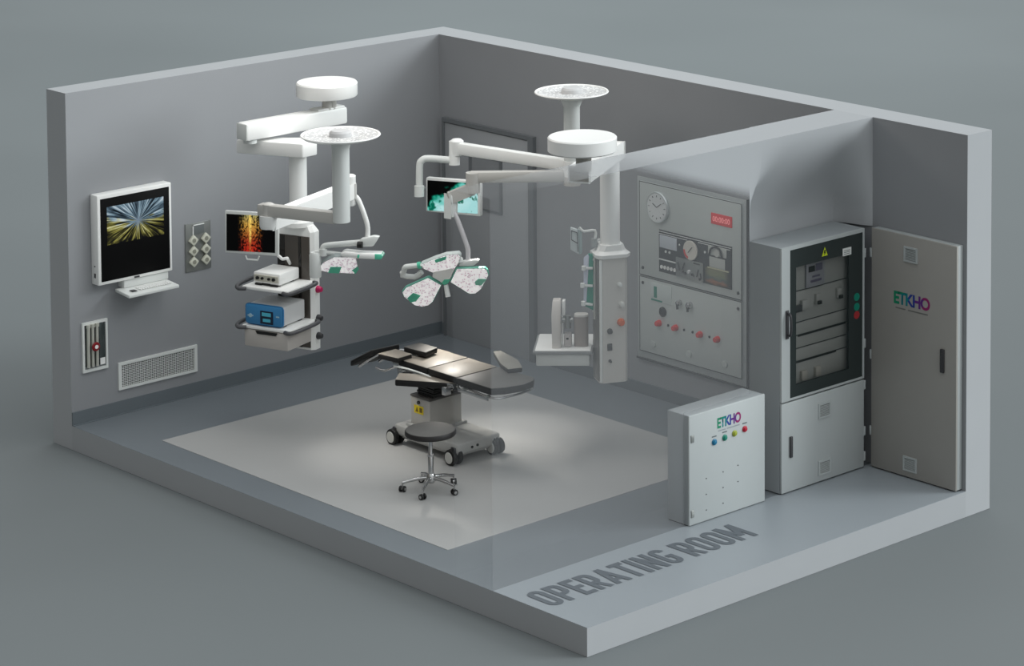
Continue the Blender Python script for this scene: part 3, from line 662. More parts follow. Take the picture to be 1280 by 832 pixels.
for yy in (-.83, -.66): obj('terminal_block', MB().box(xi, xi+.03, yy-.03, yy+.03, .90, .98, .004), mat('terminal_cream', (.72, .70, .66), .5), t, True)

# --- cabinet with the logo against the back wall
x0, x1, y0, y1, h = 5.862, 6.815, -.088, -.002, 2.075
t = thing('tall_flat_cabinet', 'tall closed light grey cabinet with coloured logo at right end of back wall', 'cabinet', ((x0+x1)/2, (y0+y1)/2, 0))
warmcab = mat('warm_grey_powder_coat', (.60, .59, .57), .45, noise=.02, scale=8)
obj('body', MB().box(x0+.004, x1-.004, y0+.024, y1, .012, h, .006), cab, t, True)
obj('plinth', MB().box(x0+.02, x1-.02, y0+.03, y1, 0, .014), black, t, True)
dr = obj('door', MB().box(x0, x1, y0, y0+.022, .012, h, .006), warmcab, t, True)
obj('handle', MB().box(x1-.165, x1-.125, y0-.022, y0, .99, 1.19, .006).box(x1-.155, x1-.135, y0-.03, y0-.02, 1.02, 1.16, .004), darkgrey, dr, True)
vent(dr, 'y', 6.235, 6.385, 1.855, 1.985, y0); vent(dr, 'y', 6.235, 6.385, .065, .19, y0)
obj('logo', text_mesh('ETKHO', .405, .11, (6.12, y0-.0012, 1.475), (1, 0, 0), (0, 0, 1), .035, logo_mats, spacing=.9), logo_mats, dr, True)
for q0, q1 in ((6.14, 6.25), (6.28, 6.50)): obj('logo_underline', MB().box(q0, q1, y0-.0012, y0, 1.437, 1.449), mat('faint_dark_print', (.44, .44, .43), .5), dr, True)
for z in (.32, .98, 1.86): hinge(x0-.010, y0+.012, z, t, 'x')

# ============================================================ CEILING PENDANT 1 (left)
t = thing('equipment_pendant', 'white ceiling pendant with shelves, dark glass column and fireworks-like screen at left', 'medical pendant', (1.2, -2.27, H), group='ceiling pendants')
obj('canopy', MB().lathe([(.20, -.135), (.268, -.128), (.275, -.118), (.275, -.012), (.265, 0), (.001, 0)], (1.2, -2.27, H)), white, t, True)
obj('spindle', MB().cyl((1.2, -2.22, 2.74), (1.2, -2.22, 2.87), .045).cyl((1.2, -2.27, 2.74), (1.2, -2.27, 2.88), .045), grey_arm, t, True)
ua = obj('upper_arm', MB().box(1.098, 1.255, -3.18, -2.08, 2.595, 2.75, .02).box(1.11, 1.245, -2.40, -2.10, 2.745, 2.765, .01), white, t, True)
obj('end_cap', MB().box(1.10, 1.252, -3.187, -3.175, 2.60, 2.745, .008), white2, ua, True)
obj('joint', MB().cyl((1.17, -3.09, 2.56), (1.17, -3.09, 2.60), .06), white2, ua, True)
la = obj('lower_arm', MB().bar((1.02, -3.10, 2.50), (1.53, -2.70, 2.50), .16, .125, .02) if False else MB().prism([(1.00, -3.12, 2.445), (1.585, -2.83, 2.445), (1.57, -2.66, 2.445), (1.40, -2.60, 2.445), (1.02, -2.98, 2.445)], (0, 0, .125), .012), white, t, True)
pc = (1.39, -2.74)
obj('post', MB().lathe([(.078, 1.86), (.078, 2.445)], (pc[0], pc[1], 0)).lathe([(.13, 1.80), (.13, 1.84), (.10, 1.87), (.078, 1.88)], (pc[0], pc[1], 0)), white, t, True)
# column unit in a frame turned 19 degrees
Mu = Matrix.Translation((pc[0], pc[1], 0)) @ Matrix.Rotation(rad(19), 4, 'Z')
def oct_(hx, hy, c, z): return [Mu @ Vector(p) for p in ((-hx+c, -hy, z), (hx-c, -hy, z), (hx, -hy+c, z), (hx, hy-c, z), (hx-c, hy, z), (-hx+c, hy, z), (-hx, hy-c, z), (-hx, -hy+c, z))]
un = obj('column_unit', MB().loft([oct_(.19, .065, .03, .70), oct_(.19, .065, .03, 1.76), oct_(.15, .05, .025, 1.81)]), white, t, True)
obj('glass_front', MB().box(-.178, .158, -.074, -.060, .72, 1.72, .004, Mu), gloss2, un, True)
obj('glass_trim', MB().box(-.178, -.10, -.078, -.072, .72, 1.72, .002, Mu).box(.045, .075, -.078, -.072, .72, 1.72, .002, Mu), gloss, un, True)
for z, mm in ((1.24, pink), (.98, darkgrey), (.82, darkgrey)):
    obj('gas_outlet', MB().lathe([(.032, 0), (.032, .02), (.02, .05), (.001, .052)], Mu @ Vector((.185, .0, z)), Mu.to_3x3() @ Vector((1, 0, 0)), 20), mm, un, True)
def shelf(z, a0, a1, b0, b1, thick):
    s = obj('shelf', MB().box(a0, a1, b0, b1, z-thick, z, .008, Mu), white, t, True)
    obj('shelf_bracket', MB().box(.0, .03, -.12, -.07, z-.10, z-thick, .003, Mu).box(a1-.03, a1, b0+.03, b1, z-thick-.012, z-thick+.002, .003, Mu), white2, s, True)
    for sx in (-1, 1):
        e = a1 if sx > 0 else a0
        P_ = [(e-sx*.05, b0-.005, z-.02), (e+sx*.015, b0-.03, z-.018), (e+sx*.06, b0+.03, z-.005), (e+sx*.075, b0+.22, z+.0), (e+sx*.06, b1-.07, z+.0), (e+sx*.0, b1-.02, z-.01)]
        obj('push_handle', MB().tube([Mu @ Vector(p) for p in P_], .018, 12, 4), mat('handle_charcoal', (.30, .30, .31), .4), s, True)
    return s
shelf(1.335, -.275, .215, -.485, -.07, .028)
s2 = shelf(.99, -.275, .235, -.49, -.07, .03)
dw = obj('drawer', MB().box(-.255, .205, -.485, -.12, .80, .955, .012, Mu), mat('drawer_grey', (.72, .70, .68), .4), t, True)
obj('drawer_grip', MB().prism([Mu @ Vector(p) for p in ((-.13, -.487, .952), (.10, -.487, .952), (.085, -.487, .925), (-.115, -.487, .925))], Mu.to_3x3() @ Vector((0, -.006, 0))), black, dw, True)
# screen on its arm
A_ = [Vector(p) for p in P['m1']]; nrm = (A_[1]-A_[0]).cross(A_[3]-A_[0]).normalized()
back = nrm*.03 if nrm.dot(Vector((1.3, -1, .3))) < 0 else -nrm*.03
mo = obj('monitor', MB().prism(A_, back, .006), white2, t, True)
m = NT('angiogram_picture'); u, v, _ = m.xyz('UV')
n1 = m.noise(m.comb(m.math('MULTIPLY', u, 2.2), v, 1.), 14, 8); n2 = m.noise(m.comb(u, v, 5.), 45, 2)
dx = m.math('ABSOLUTE', m.math('SUBTRACT', u, m.math('MULTIPLY_ADD', n1, .1, .44)))
core = m.math('SUBTRACT', 1., m.math('MULTIPLY', dx, 3.6), clamp=True)
c = m.ramp(v, [(.0, (.72, .14, .10)), (.3, (.62, .22, .12)), (.5, (.70, .42, .18)), (.75, (.80, .62, .28)), (1, (.62, .60, .38))])
k2 = m.math('MULTIPLY', m.math('MULTIPLY', core, m.rng(m.math('ADD', n1, m.math('MULTIPLY', core, .12)), .40, .78)), m.rng(n2, .25, .6, .5, 1.4))
c = m.mix(m.rng(k2, 0, .62), (.012, .012, .014), c)
c = m.mix(m.math('MULTIPLY', m.rng(dx, .035, .0), m.rng(v, .15, .5, .1, .9)), c, (1, .85, .42))
m.link(c, m.b.inputs['Emission Color']); m.b.inputs['Emission Strength'].default_value = .95; m.b.inputs['Base Color'].default_value = (0, 0, 0, 1)
m.b.inputs['Specular IOR Level'].default_value = .1
q = [Vector(p)-back.normalized()*.002 for p in P['m1s']]
obj('screen', MB().quad(q[3], q[2], q[1], q[0]), m.m, mo, True)
obj('monitor_grip', MB().tube(P['m1h'], .008, 8, 0), white2, mo, True)
obj('monitor_arm', MB().tube(P['m1a'], .014, 10, 3).tube([P['m1a'][-1], Mu @ Vector((-.03, -.10, 1.47))], .014, 10, 0), white, t, True)

# --- things on the pendant shelves
def mloc(x, y, z): return tuple(Mu @ Vector((x, y, z)))
t = thing('insufflator', 'low white instrument box with black controls on the upper pendant shelf', 'medical device', mloc(-.07, -.30, 1.335), rad(19))
obj('case', MB().box(-.14, .14, -.10, .20, .014, .115, .012), white, t)
fp = obj('front_panel', MB().prism([(-.13, -.10, .03), (.13, -.10, .03), (.125, -.115, .095), (-.125, -.115, .095)], (0, .03, 0), .006), mat('panel_sand', (.74, .73, .68), .4), t)
for x_ in (-.085, -.035, .035, .085):
    obj('button', MB().cyl((x_, -.125, .068), (x_, -.108, .066), .015 if abs(x_) > .05 else .012, seg=16), black, fp)
for a_, b_ in ((-.12, -.05), (.04, .12)): obj('foot', MB().box(a_, b_, -.11, -.06, 0, .016, .003).box(a_, b_, .10, .15, 0, .016, .003), black, t)
obj('underside', MB().box(-.05, .04, -.10, -.08, .002, .024, .003), black, t)
t = thing('electrosurgical_unit', 'blue-fronted grey generator box on the lower pendant shelf', 'medical device', mloc(-.05, -.285, .99), rad(19))
obj('case', MB().box(-.19, .185, -.155, .17, .012, .185, .014), mat('device_grey', (.80, .80, .80), .4), t)
fp = obj('front_panel', MB().box(-.20, .20, -.20, -.155, .008, .195, .03), blue, t)
dp = obj('display', MB().box(-.03, .105, -.206, -.199, .03, .145, .004), mat('blue_black', (.07, .13, .22), .2), fp)
obj('display_glow', MB().box(-.0, .08, -.208, -.205, .05, .078).box(-.01, .085, -.208, -.205, .10, .132, .0), mat('display_cyan', (.25, .58, .66), .3, emis=.2), dp)
obj('badge', MB().lathe([(.018, 0), (.018, .003), (.001, .003)], (-.135, -.2, .09), (0, -1, 0), 20).box(-.165, -.105, -.2025, -.199, .084, .096).box(.135, .17, -.2025, -.199, .10, .112), mat('badge_pale', (.62, .74, .80), .4), fp)
obj('foot', MB().box(-.17, -.12, -.14, -.09, 0, .012).box(.12, .17, -.14, -.09, 0, .012).box(-.17, -.12, .1, .15, 0, .012).box(.12, .17, .1, .15, 0, .012), black, t)

# ============================================================ SURGICAL LIGHTS
dish = NT('perforated_white'); 
vo = dish.n('ShaderNodeTexVoronoi'); x, y, z = dish.xyz(); dish.link(dish.tc.outputs['Object'], vo.inputs['Vector']); vo.inputs['Scale'].default_value = 40
dish.link(dish.ramp(dish.rng(vo.outputs['Distance'], .25, .5), [(0, (.97, .97, .96)), (1, (.74, .74, .74))]), dish.b.inputs['Base Color'])
dish.b.inputs['Roughness'].default_value = .4
def canopy(t, c):
    k = obj('canopy', MB().lathe([(.10, -.05), (.20, -.045), (.305, -.022), (.33, -.004), (.325, .004), (.31, .002), (.30, -.012), (.10, -.02), (.001, -.02)], c, seg=64), white, t, True)
    obj('canopy_grating', MB().lathe([(.298, -.011), (.298, -.003), (.10, -.014), (.09, -.02)], c, seg=64), dish.m, k, True)
    obj('canopy_cap', MB().lathe([(.095, -.02), (.09, .02), (.075, .036), (.001, .04)], c, seg=32), mat('cap_grey', (.74, .74, .74), .4), k, True)
def lensmat():
    m = NT('lamp_lens'); x, y, z = m.xyz()
    vo = m.n('ShaderNodeTexVoronoi'); m.link(m.tc.outputs['Object'], vo.inputs['Vector']); vo.inputs['Scale'].default_value = 45
    c = m.ramp(vo.outputs['Distance'], [(.22, (.76, .69, .73)), (.42, (.90, .87, .88)), (.60, (.98, .97, .97)), (1, (.99, .99, .98))])
    m.link(c, m.b.inputs['Base Color']); m.link(c, m.b.inputs['Emission Color']); m.b.inputs['Emission Strength'].default_value = .42
    m.b.inputs['Roughness'].default_value = .35
    return m.m
lens = lensmat()
petal_shell = mat('petal_shell_teal', (.42, .70, .62), .4)
def petal(t, pts, nrm, depth=.03, shell=None, name='lamp_petal'):
    nrm = Vector(nrm).normalized(); pts = [Vector(p) for p in pts]
    k = obj(name, MB().prism(pts, -nrm*depth, .008), shell or petal_shell, t, True)
    c = sum(pts, Vector())/len(pts)
    obj('lens_panel', MB().prism([c+(p-c)*.94+nrm*.0035 for p in pts], -nrm*.003), lens, k, True)
    return k, nrm
def patch(k, pts, nrm, m=teal, name='teal_patch'):
    obj(name, MB().prism([Vector(p)+nrm*.0065 for p in pts], -nrm*.003), m, k, True)

# --- light 1
c = (3.14, -3.59, H)
t = thing('surgical_light', 'nearer white surgical light with green-edged head beside the equipment pendant', 'surgical light', c, group='ceiling surgical lights')
canopy(t, c)
pl = obj('pole', MB().lathe([(.072, 2.27), (.072, 2.88), (.085, 2.93), (.11, 2.955)], (c[0], c[1], 0)), white2, t, True)
obj('pole_cap', MB().lathe([(.05, 2.262), (.066, 2.27)], (c[0], c[1], 0)), darkgrey, pl, True)
e = Vector((2.47, -3.84, 2.30))
fa = obj('forward_arm', MB().bar(e+Vector((-.08, -.03, 0)), (3.10, -3.605, 2.30), .09, .10, .015).lathe([(.05, -.045), (.05, .05), (.03, .06), (.001, .06)], e, seg=24), grey_arm, t, True)
hub = Vector(P['l1_hub'])
e2 = Vector((2.47, -3.84, 2.20))
obj('rear_arm', MB().bar(e2, hub, .11, .10, .02).lathe([(.065, -.055), (.075, -.03), (.075, .055)], e2, seg=24), white, t, True)
obj('arm_hub', MB().lathe([(.05, -.13), (.055, -.12), (.055, .13), (.04, .14)], hub, seg=24), white, t, True)
obj('suspension_rod', MB().tube(P['l1_rod'], .022, 12, 4), white, t, True)
to = Vector((.72, -.69, .1)).normalized()
obj('yoke', MB().prism([Vector(p)+to*.05 for p in P['l1_yoke']], -to*.10, .012), white2, t, True)
obj('black_knob', MB().cyl(Vector(P['l1_knob'][0])+to*.06, Vector(P['l1_knob'][1])+to*.065, .03, seg=20), black, t, True)
obj('cardan_tube', MB().tube(P['l1_tube'], .026, 12, 4), white2, t, True)
obj('spring_rod', MB().tube(P['l1_rod2'], .02, 12, 2).lathe([(.035, -.03), (.035, .03)], P['l1_rod2'][1], seg=16).lathe([(.05, -.22), (.052, -.20), (.052, -.02), (.04, 0)], P['l1_rod2'][0], seg=20), white2, t, True)
bar_ = obj('lamp_petal', MB().prism([Vector(p)+to*.10 for p in P['l1_bar']], -to*.20, .01), white, t, True)
obj('teal_tip', MB().prism([Vector(p)+to*.102 for p in P['l1_bartip']], -to*.204, .008), teal, bar_, True)
obj('teal_ring', MB().prism([(Vector(P['l1_bar'][2]).lerp(Vector(P['l1_bar'][6]), f))+to*.102+Vector((.5, .5, 0))*dx for f, dx in ((.2, -.014), (.2, .014), (.9, .014), (.9, -.014))], -to*.204, .004), teal, bar_, True)
k, nn = petal(t, P['l1_petal'], (.6, -.6, -.5), .05, mat('petal_shell_grey', (.62, .66, .66), .4))
patch(k, P['l1_green'], nn); patch(k, P['l1_green2'], nn)
obj('petal_link', MB().tube(P['l1_link'], .03, 10, 0), white2, t, True)

# --- light 2
c = (3.12, -1.03, H)
t = thing('surgical_light', 'farther white surgical light with three-petal head and teal x-ray screen', 'surgical light', c, group='ceiling surgical lights')
canopy(t, c)
obj('pole', MB().lathe([(.072, 2.16), (.072, 2.86), (.10, 2.93), (.12, 2.955)], (c[0], c[1], 0)), white2, t, True)
A = Vector(P['l2_armU'])
root = Vector((3.12, -1.03, 2.33))
obj('upper_arm', MB().bar(A+Vector((0, 0, -.02)), root, .09, .115, .03).lathe([(.058, -.085), (.062, -.07), (.062, .045), (.04, .062), (.001, .064)], A, seg=24).lathe([(.08, -.09), (.08, .05)], root, seg=24), white, t, True)
obj('arm_knuckle', MB().tube(P['l2_post'], .05, 20, 0), white, t, True)
obj('monitor_hanger', MB().tube(P['l2_tube'], .032, 14, 4), white2, t, True)
mn = [Vector(p) for p in P['l2_mon']]; nrm = Vector((math.sin(rad(16)), -math.cos(rad(16)), 0))
obj('hanger_clamp', MB().tube(P['l2_clamp'], .045, 16, 0).tube([P['l2_clamp'][0], mn[0].lerp(mn[3], .3)-nrm*-.02], .014, 8, 0), white2, t, True)
mo = obj('monitor', MB().prism(mn, -nrm*.055, .018), white, t, True)
m = NT('xray_picture'); u, v, _ = m.xyz('UV')
n1 = m.noise(m.comb(m.math('MULTIPLY', u, 1.6), v, 4.3), 3.4, 2); 
s_ = m.math('ADD', m.math('MULTIPLY', u, .62), m.math('MULTIPLY', m.math('SUBTRACT', 1., v), .60))
s_ = m.math('ADD', s_, m.math('MULTIPLY_ADD', n1, .55, -.27))
c_ = m.ramp(s_, [(.40, (.0, .0, .0)), (.44, (.0, .22, .17)), (.49, (.10, .60, .50)), (.57, (.45, .80, .76)), (.75, (.74, .92, .92)), (1.0, (.66, .88, .88))])
n2_ = m.noise(m.comb(m.math('MULTIPLY', u, 2.6), v, 7.7), 2.6, 3)
c_ = m.mix(m.math('MULTIPLY', m.rng(n2_, .53, .60), m.rng(s_, .46, .56)), c_, (.0, .42, .33))
m.link(c_, m.b.inputs['Emission Color']); m.b.inputs['Emission Strength'].default_value = .9; m.b.inputs['Base Color'].default_value = (0, 0, 0, 1); m.b.inputs['Specular IOR Level'].default_value = .1
q = [Vector(p)+nrm*.003 for p in P['l2_scr']]
obj('screen', MB().quad(q[3], q[2], q[1], q[0]), m.m, mo, True)
Lo = Vector(P['l2_armL'])
obj('lower_arm', MB().bar(Lo+(Lo-Vector((3.12, -1.03, 2.24))).normalized()*.04, (3.12, -1.03, 2.24), .085, .105, .028).lathe([(.06, -.14), (.062, -.05), (.062, .04)], Lo, seg=24).lathe([(.078, -.08), (.078, .06)], (3.12, -1.03, 2.24), seg=24), grey_arm, t, True)
obj('elbow_arm', MB().bar(P['l2_seg'][1], P['l2_seg'][2], .07, .075, .015), grey_arm, t, True)
obj('drop_link', MB().bar(P['l2_drop'][0], P['l2_drop'][1], .075, .075, .012, up=(0, 1, 0)), white2, t, True)
obj('suspension_rod', MB().tube(P['l2_rod'], .022, 12, 4), mat('rod_pale', (.78, .77, .78), .35), t, True)
obj('yoke', MB().prism([Vector(p)+to*.04 for p in P['l2_yoke']], -to*.08, .012), white2, t, True)
n2 = Vector(P['l2_n']).normalized()
kb, _ = petal(t, P['l2_body'], n2, .05, mat('petal_shell_white', (.80, .83, .82), .4), 'lamp_hub')
patch(kb, [Vector(P['l2_body'][i]).lerp(h_c, f) for h_c in [Vector(P['l2_head'])] for i, f in ((0, .55), (4, .55), (6, .12), (8, .10), (9, .08), (10, .05))], n2, white, 'plain_cover')
patch(kb, P['l2_g1'], n2); patch(kb, [Vector(p)+n2*.003 for p in P['l2_g4']], n2)
kr, _ = petal(t, P['l2_right'], n2, .032); patch(kr, P['l2_g2'], n2, mat('pale_teal', (.50, .80, .70), .4))
kl, _ = petal(t, P['l2_left'], n2, .032); patch(kl, P['l2_g3'], n2)
hd = [Vector(p) for p in P['l2_handle']]
obj('grab_handle', MB().tube(hd, .024, 10, 2), white2, t, True)
obj('handle_ring', MB().cyl(P['l2_ring'][0], P['l2_ring'][1], .032, seg=20), teal, t, True)
g0, g1 = (Vector(p) for p in P['l2_grip'])
obj('sterile_grip', MB().cyl(g0, g1+n2*.06, .02, .024, seg=20), white2, t, True)
obj('petal_bracket', MB().tube([hd[0], Vector(P['l2_body'][0])], .02, 8, 0).tube([Vector(P['l2_yoke'][0]), Vector(P['l2_body'][5])-n2*.04], .03, 10, 0).tube([Vector(P['l2_g4'][0])-n2*.03, Vector(P['l2_left'][1])-n2*.03], .02, 8, 0).tube([Vector(P['l2_g4'][2])-n2*.03, Vector(P['l2_right'][0])-n2*.03], .02, 8, 0), white2, t, True)

# ============================================================ CEILING PENDANT 2 (right, behind the clear wall)
c = (4.61, -2.24, H)
t = thing('supply_pendant', 'white ceiling pendant with orange outlet, shelf and teal holder behind the clear wall', 'medical pendant', c, group='ceiling pendants')
obj('canopy', MB().lathe([(.21, -.13), (.275, -.125), (.285, -.115), (.285, -.01), (.275, 0), (.001, 0)], c), white, t, True)
obj('spindle', MB().cyl((4.57, -2.19, 2.70), (4.57, -2.19, 2.89), .065), mat('spindle_shadow_grey', (.62, .61, .58), .45), t, True)
a = Vector((4.515, -2.19, 2.655)); b = Vector((3.985, -1.31, 2.655))
ar = obj('arm', MB().bar(a, b, .17, .12, .012), white, t, True)
obj('arm_end', MB().bar(a-(b-a).normalized()*.003, a+(b-a).normalized()*.004, .162, .112, 0), mat('end_cap_taupe', (.55, .53, .48), .45), ar, True)
pc = (4.0, -1.38)
obj('post', MB().lathe([(.085, 1.80), (.085, 2.60)], (pc[0], pc[1], 0)), white, t, True)
Mv = Matrix.Translation((pc[0], pc[1], 0)) @ Matrix.Rotation(rad(64), 4, 'Z')
def oc2(hx, hy, c, z): return [Mv @ Vector(p) for p in ((-hx+c, -hy, z), (hx-c, -hy, z), (hx, -hy+c, z), (hx, hy-c, z), (hx-c, hy, z), (-hx+c, hy, z), (-hx, hy-c, z), (-hx, -hy+c, z))]
obj('collar', MB().loft([oc2(.15, .13, .04, 1.745), oc2(.155, .135, .045, 1.775), oc2(.12, .10, .04, 1.80), oc2(.10, .10, .04, 1.85)]), white, t, True)
un = obj('column_unit', MB().loft([oc2(.125, .11, .025, .655), oc2(.125, .11, .025, 1.745)]), mat('column_grey_white', (.78, .77, .75), .45), t, True)
obj('side_channel', MB().box(-.132, -.12, -.09, .09, .67, 1.73, .003, Mv), mat('channel_grey', (.42, .42, .41), .35), un, True)
obj('corner_strip', MB().box(-.128, -.105, -.118, -.095, .665, 1.735, .006, Mv), white2, un, True)
fn = Mv.to_3x3() @ Vector((0, -1, 0))
for (xx, z, mm, r) in ((.06, 1.18, orange, .034), (.065, 1.335, mat('port_white', (.82, .82, .80), .4), .026), (-.04, 1.11, darkgrey, .024), (.05, 1.51, white2, .02), (-.04, .85, darkgrey, .013)):
    obj('outlet', MB().lathe([(r, 0), (r, .012), (r*.7, .04), (.001, .042)], Mv @ Vector((xx, -.11, z)), fn, 20), mm, un, True)
obj('power_socket', MB().box(-.062, -.02, -.122, -.108, .94, 1.0, .003, Mv).box(-.055, -.027, -.126, -.12, .955, .985, .0, Mv), darkgrey, un, True)
# shelf, square to the camera side
Ms = Matrix.Translation(Vector(P['s2_c'])) @ Matrix.Rotation(rad(44.4), 4, 'Z')
s = obj('shelf', MB().box(-.245, .235, -.19, .33, -.022, 0, .006, Ms), white, t, True)
obj('shelf_rail', MB().box(-.255, .245, -.205, -.19, -.035, -.005, .005, Ms).box(-.262, -.245, -.20, .33, -.03, -.008, .004, Ms).box(.235, .25, -.20, .33, -.03, -.008, .004, Ms), mat('rail_grey', (.52, .53, .53), .4), s, True)
obj('drawer', MB().box(-.235, .225, -.185, .30, -.14, -.024, .01, Ms), mat('drawer_white', (.78, .79, .78), .4), s, True)
obj('shelf_arm', MB().bar(Ms @ Vector((.20, .10, -.03)), (pc[0], pc[1], Ms.translation.z-.03), .08, .05, .005), white2, t, True)
# teal holder with clips on a rail
gn = -Vector((-.697, .712, 0))
hl = obj('teal_holder', MB().prism([Vector(p) for p in P['g_panel']], -gn*.03, .004), tealdark, t, True)
obj('bag_back', MB().prism([Vector(p)+gn*.005 for p in P['g_white']], -gn*.02, .004), mat('pale_lilac', (.74, .76, .82), .45), hl, True)
G = [Vector(p) for p in P['g_clips']]
for i in range(3):
    a_, b_ = G[2*i], G[2*i+1]
    obj('clip', MB().bar(a_+gn*.025, b_+gn*.015, .03, .018, .004).lathe([(.02, -.018), (.02, .018)], a_+gn*.025, seg=12), white2, hl, True)
R_ = [Vector(p) for p in P['g_rail']]
obj('equipment_rail', MB().bar(R_[0], R_[1], .02, .03, .003, up=(0, 1, 0)), mat('rail_pale', (.66, .66, .64), .35), t, True)
zc = lambda f: R_[0].lerp(R_[1], f)
ps = Mv @ Vector((-.12, 0, 0))
br_ = MB()
for f in (.52, .87):
    p = zc(f); br_.bar(p, (ps.x, ps.y, p.z), .018, .018, .002)
for f in (.1, .5, .9):
    p = zc(f); br_.bar(p, P['g_panel'][2][:2]+[p.z], .014, .014, .002)
obj('rail_bracket', br_, white2, t, True)
bx_ = obj('tablet_holder', MB().prism([Vector(p) for p in P['b_box']], -gn*.03, .006), mat('holder_grey', (.76, .79, .79), .4), t, True)
obj('holder_side', MB().prism([Vector(p)-gn*.01 for p in P['b_side']], -gn*.04, .006), mat('holder_side_grey', (.62, .68, .68), .4), bx_, True)
B_ = [Vector(p)+gn*.003 for p in P['b_box']]
def bl(u0, v0, u1, v1):
    f = lambda u, v: B_[0].lerp(B_[1], u).lerp(B_[3].lerp(B_[2], u), v)
    return f(u0, v0), f(u1, v1)
hm = MB()
for a4 in ((.12, .12, .9, .12), (.9, .12, .9, .9), (.1, .52, .9, .56), (.12, .12, .12, .5)): hm.bar(*bl(*a4), .004, .012, 0, gn)
obj('holder_lines', hm, darkgrey, bx_, True)
obj('holder_arm', MB().tube(P['b_arm'], .012, 10, 3).tube([P['b_arm'][-1], (pc[0]-.05, pc[1]-.05, P['b_arm'][-1][2])], .012, 10, 0), white2, t, True)
obj('arm_joint', MB().tube(P['b_arm2'], .028, 12, 0), mat('joint_grey', (.60, .62, .62), .4), t, True)
# --- device standing on that shelf
o = Ms @ Vector((0, 0, 0))
t = thing('patient_monitor', 'white upright monitor seen edge-on on the right pendant shelf', 'medical device', tuple(o), rad(44.4))
obj('screen_body', MB().prism([(-.10, -.135, 0), (-.025, -.135, 0), (-.025, -.135, .29), (-.03, -.06, .40), (-.10, -.06, .40), (-.105, -.135, .29)], (0, .10, 0), .006), mat('monitor_shell', (.80, .78, .76), .4), t)
obj('back_frame', MB().box(-.018, .008, -.06, .02, .27, .395, .004).box(-.02, -.012, -.06, .02, .02, .27), white, t)
obj('hinge_mount', MB().cyl((.03, -.06, .16), (.03, -.06, .27), .028, seg=20).cyl((-.02, -.06, .23), (.075, -.06, .23), .022, seg=16), steel, t)
k = obj('mount_block', MB().box(.0, .065, -.10, -.02, 0, .12, .012), mat('block_grey', (.68, .66, .65), .4), t)
obj('block_button', MB().box(.02, .04, -.104, -.099, .07, .085), darkgrey, k)
t = thing('device_canister', 'rounded grey housing standing at the right of the pendant shelf', 'medical device', tuple(Ms @ Vector((.145, -.03, 0))), rad(44.4))
obj('housing', MB().loft([[Vector((.062*(1 if math.cos(q)>0 else -1)*abs(math.cos(q))**.6, .055*(1 if math.sin(q)>0 else -1)*abs(math.sin(q))**.6, z)) for q in [2*math.pi*i/32 for i in range(32)]] for z in (0, .26)]), mat('canister_taupe', (.58, .55, .53), .45), t)
obj('lid', MB().loft([[Vector((s*.062*(1 if math.cos(q)>0 else -1)*abs(math.cos(q))**.6, s*.055*(1 if math.sin(q)>0 else -1)*abs(math.sin(q))**.6, z)) for q in [2*math.pi*i/32 for i in range(32)]] for z, s in ((.261, 1.0), (.275, .96))]), mat('lid_pale', (.78, .77, .75), .4), t)

# ============================================================ OPERATING TABLE
t = thing('operating_table', 'wheeled operating table with dark padded top standing in the middle of the room', 'operating table', (2.88, -2.29, 0))
basem = mat('base_grey_beige', (.65, .65, .64), .4)
x0, x1, y0, y1 = 2.46, 3.32, -2.53, -2.05
bs = obj('base', MB().box(x0, x1, y0, y1, .085, .185, .02, seg=3).box(x0+.02, x1-.04, y0+.03, y1-.03, .06, .09, .01), basem, t, True)
obj('base_button', MB().cyl((x1, -2.37, .13), (x1+.006, -2.37, .13), .012, seg=14).cyl((x1, -2.31, .135), (x1+.006, -2.31, .135), .012, seg=14).cyl((x1, -2.12, .14), (x1+.006, -2.12, .14), .010, seg=14), black, bs, True)
for i, (xx, yy) in enumerate(((2.46, -2.52), (3.27, -2.53), (3.30, -2.09), (2.50, -2.07))):
    w = thing('x', 'x', 'x'); bpy.data.objects.remove(w)
    cst = obj('caster', MB().lathe([(.052, -.022), (.068, -.018), (.070, -.008), (.070, .008), (.068, .018), (.052, .022)], (xx, yy-.032, .070), (0, 1, 0), 32).lathe([(.052, -.022), (.068, -.018), (.070, -.008), (.070, .008), (.068, .018), (.052, .022)], (xx, yy+.032, .070), (0, 1, 0), 32), black, t, True)
    obj('caster_hub', MB().lathe([(.05, -.026), (.046, -.03), (.001, -.03)], (xx, yy-.032, .070), (0, 1, 0), 28).lathe([(.05, .026), (.046, .03), (.001, .03)], (xx, yy+.032, .070), (0, 1, 0), 28).cyl((xx, yy-.06, .07), (xx, yy+.06, .07), .012, seg=12), mat('hub_pale', (.74, .74, .72), .35), cst, True)
    obj('caster_fork', MB().box(xx-.03, xx+.03, yy-.012, yy+.012, .06, .15, .006), darkgrey, cst, True)
col = obj('column', MB().box(2.615, 2.875, -2.47, -2.115, .18, .45, .008), mat('column_beige', (.70, .69, .67), .4), t, True)
obj('column_base', MB().box(2.58, 2.91, -2.50, -2.08, .18, .21, .008), basem, col, True)
st = obj('warning_sticker', MB().box(2.665, 2.79, -2.474, -2.469, .315, .385), yellow, col, True)
obj('sticker_print', MB().prism([(2.685, -2.476, .33), (2.725, -2.476, .33), (2.705, -2.476, .372)], (0, .002, 0)).box(2.74, 2.775, -2.476, -2.473, .33, .37), mat('sticker_ink', (.45, .36, .05), .5), st, True)
obj('key_switch', MB().cyl((2.73, -2.485, .415), (2.73, -2.468, .415), .015, seg=16), darkgrey, col, True)
obj('column_lid', MB().box(2.61, 2.88, -2.475, -2.11, .45, .47, .006), mat('lid_dark_grey', (.33, .32, .31), .4), t, True)
bel = MB()
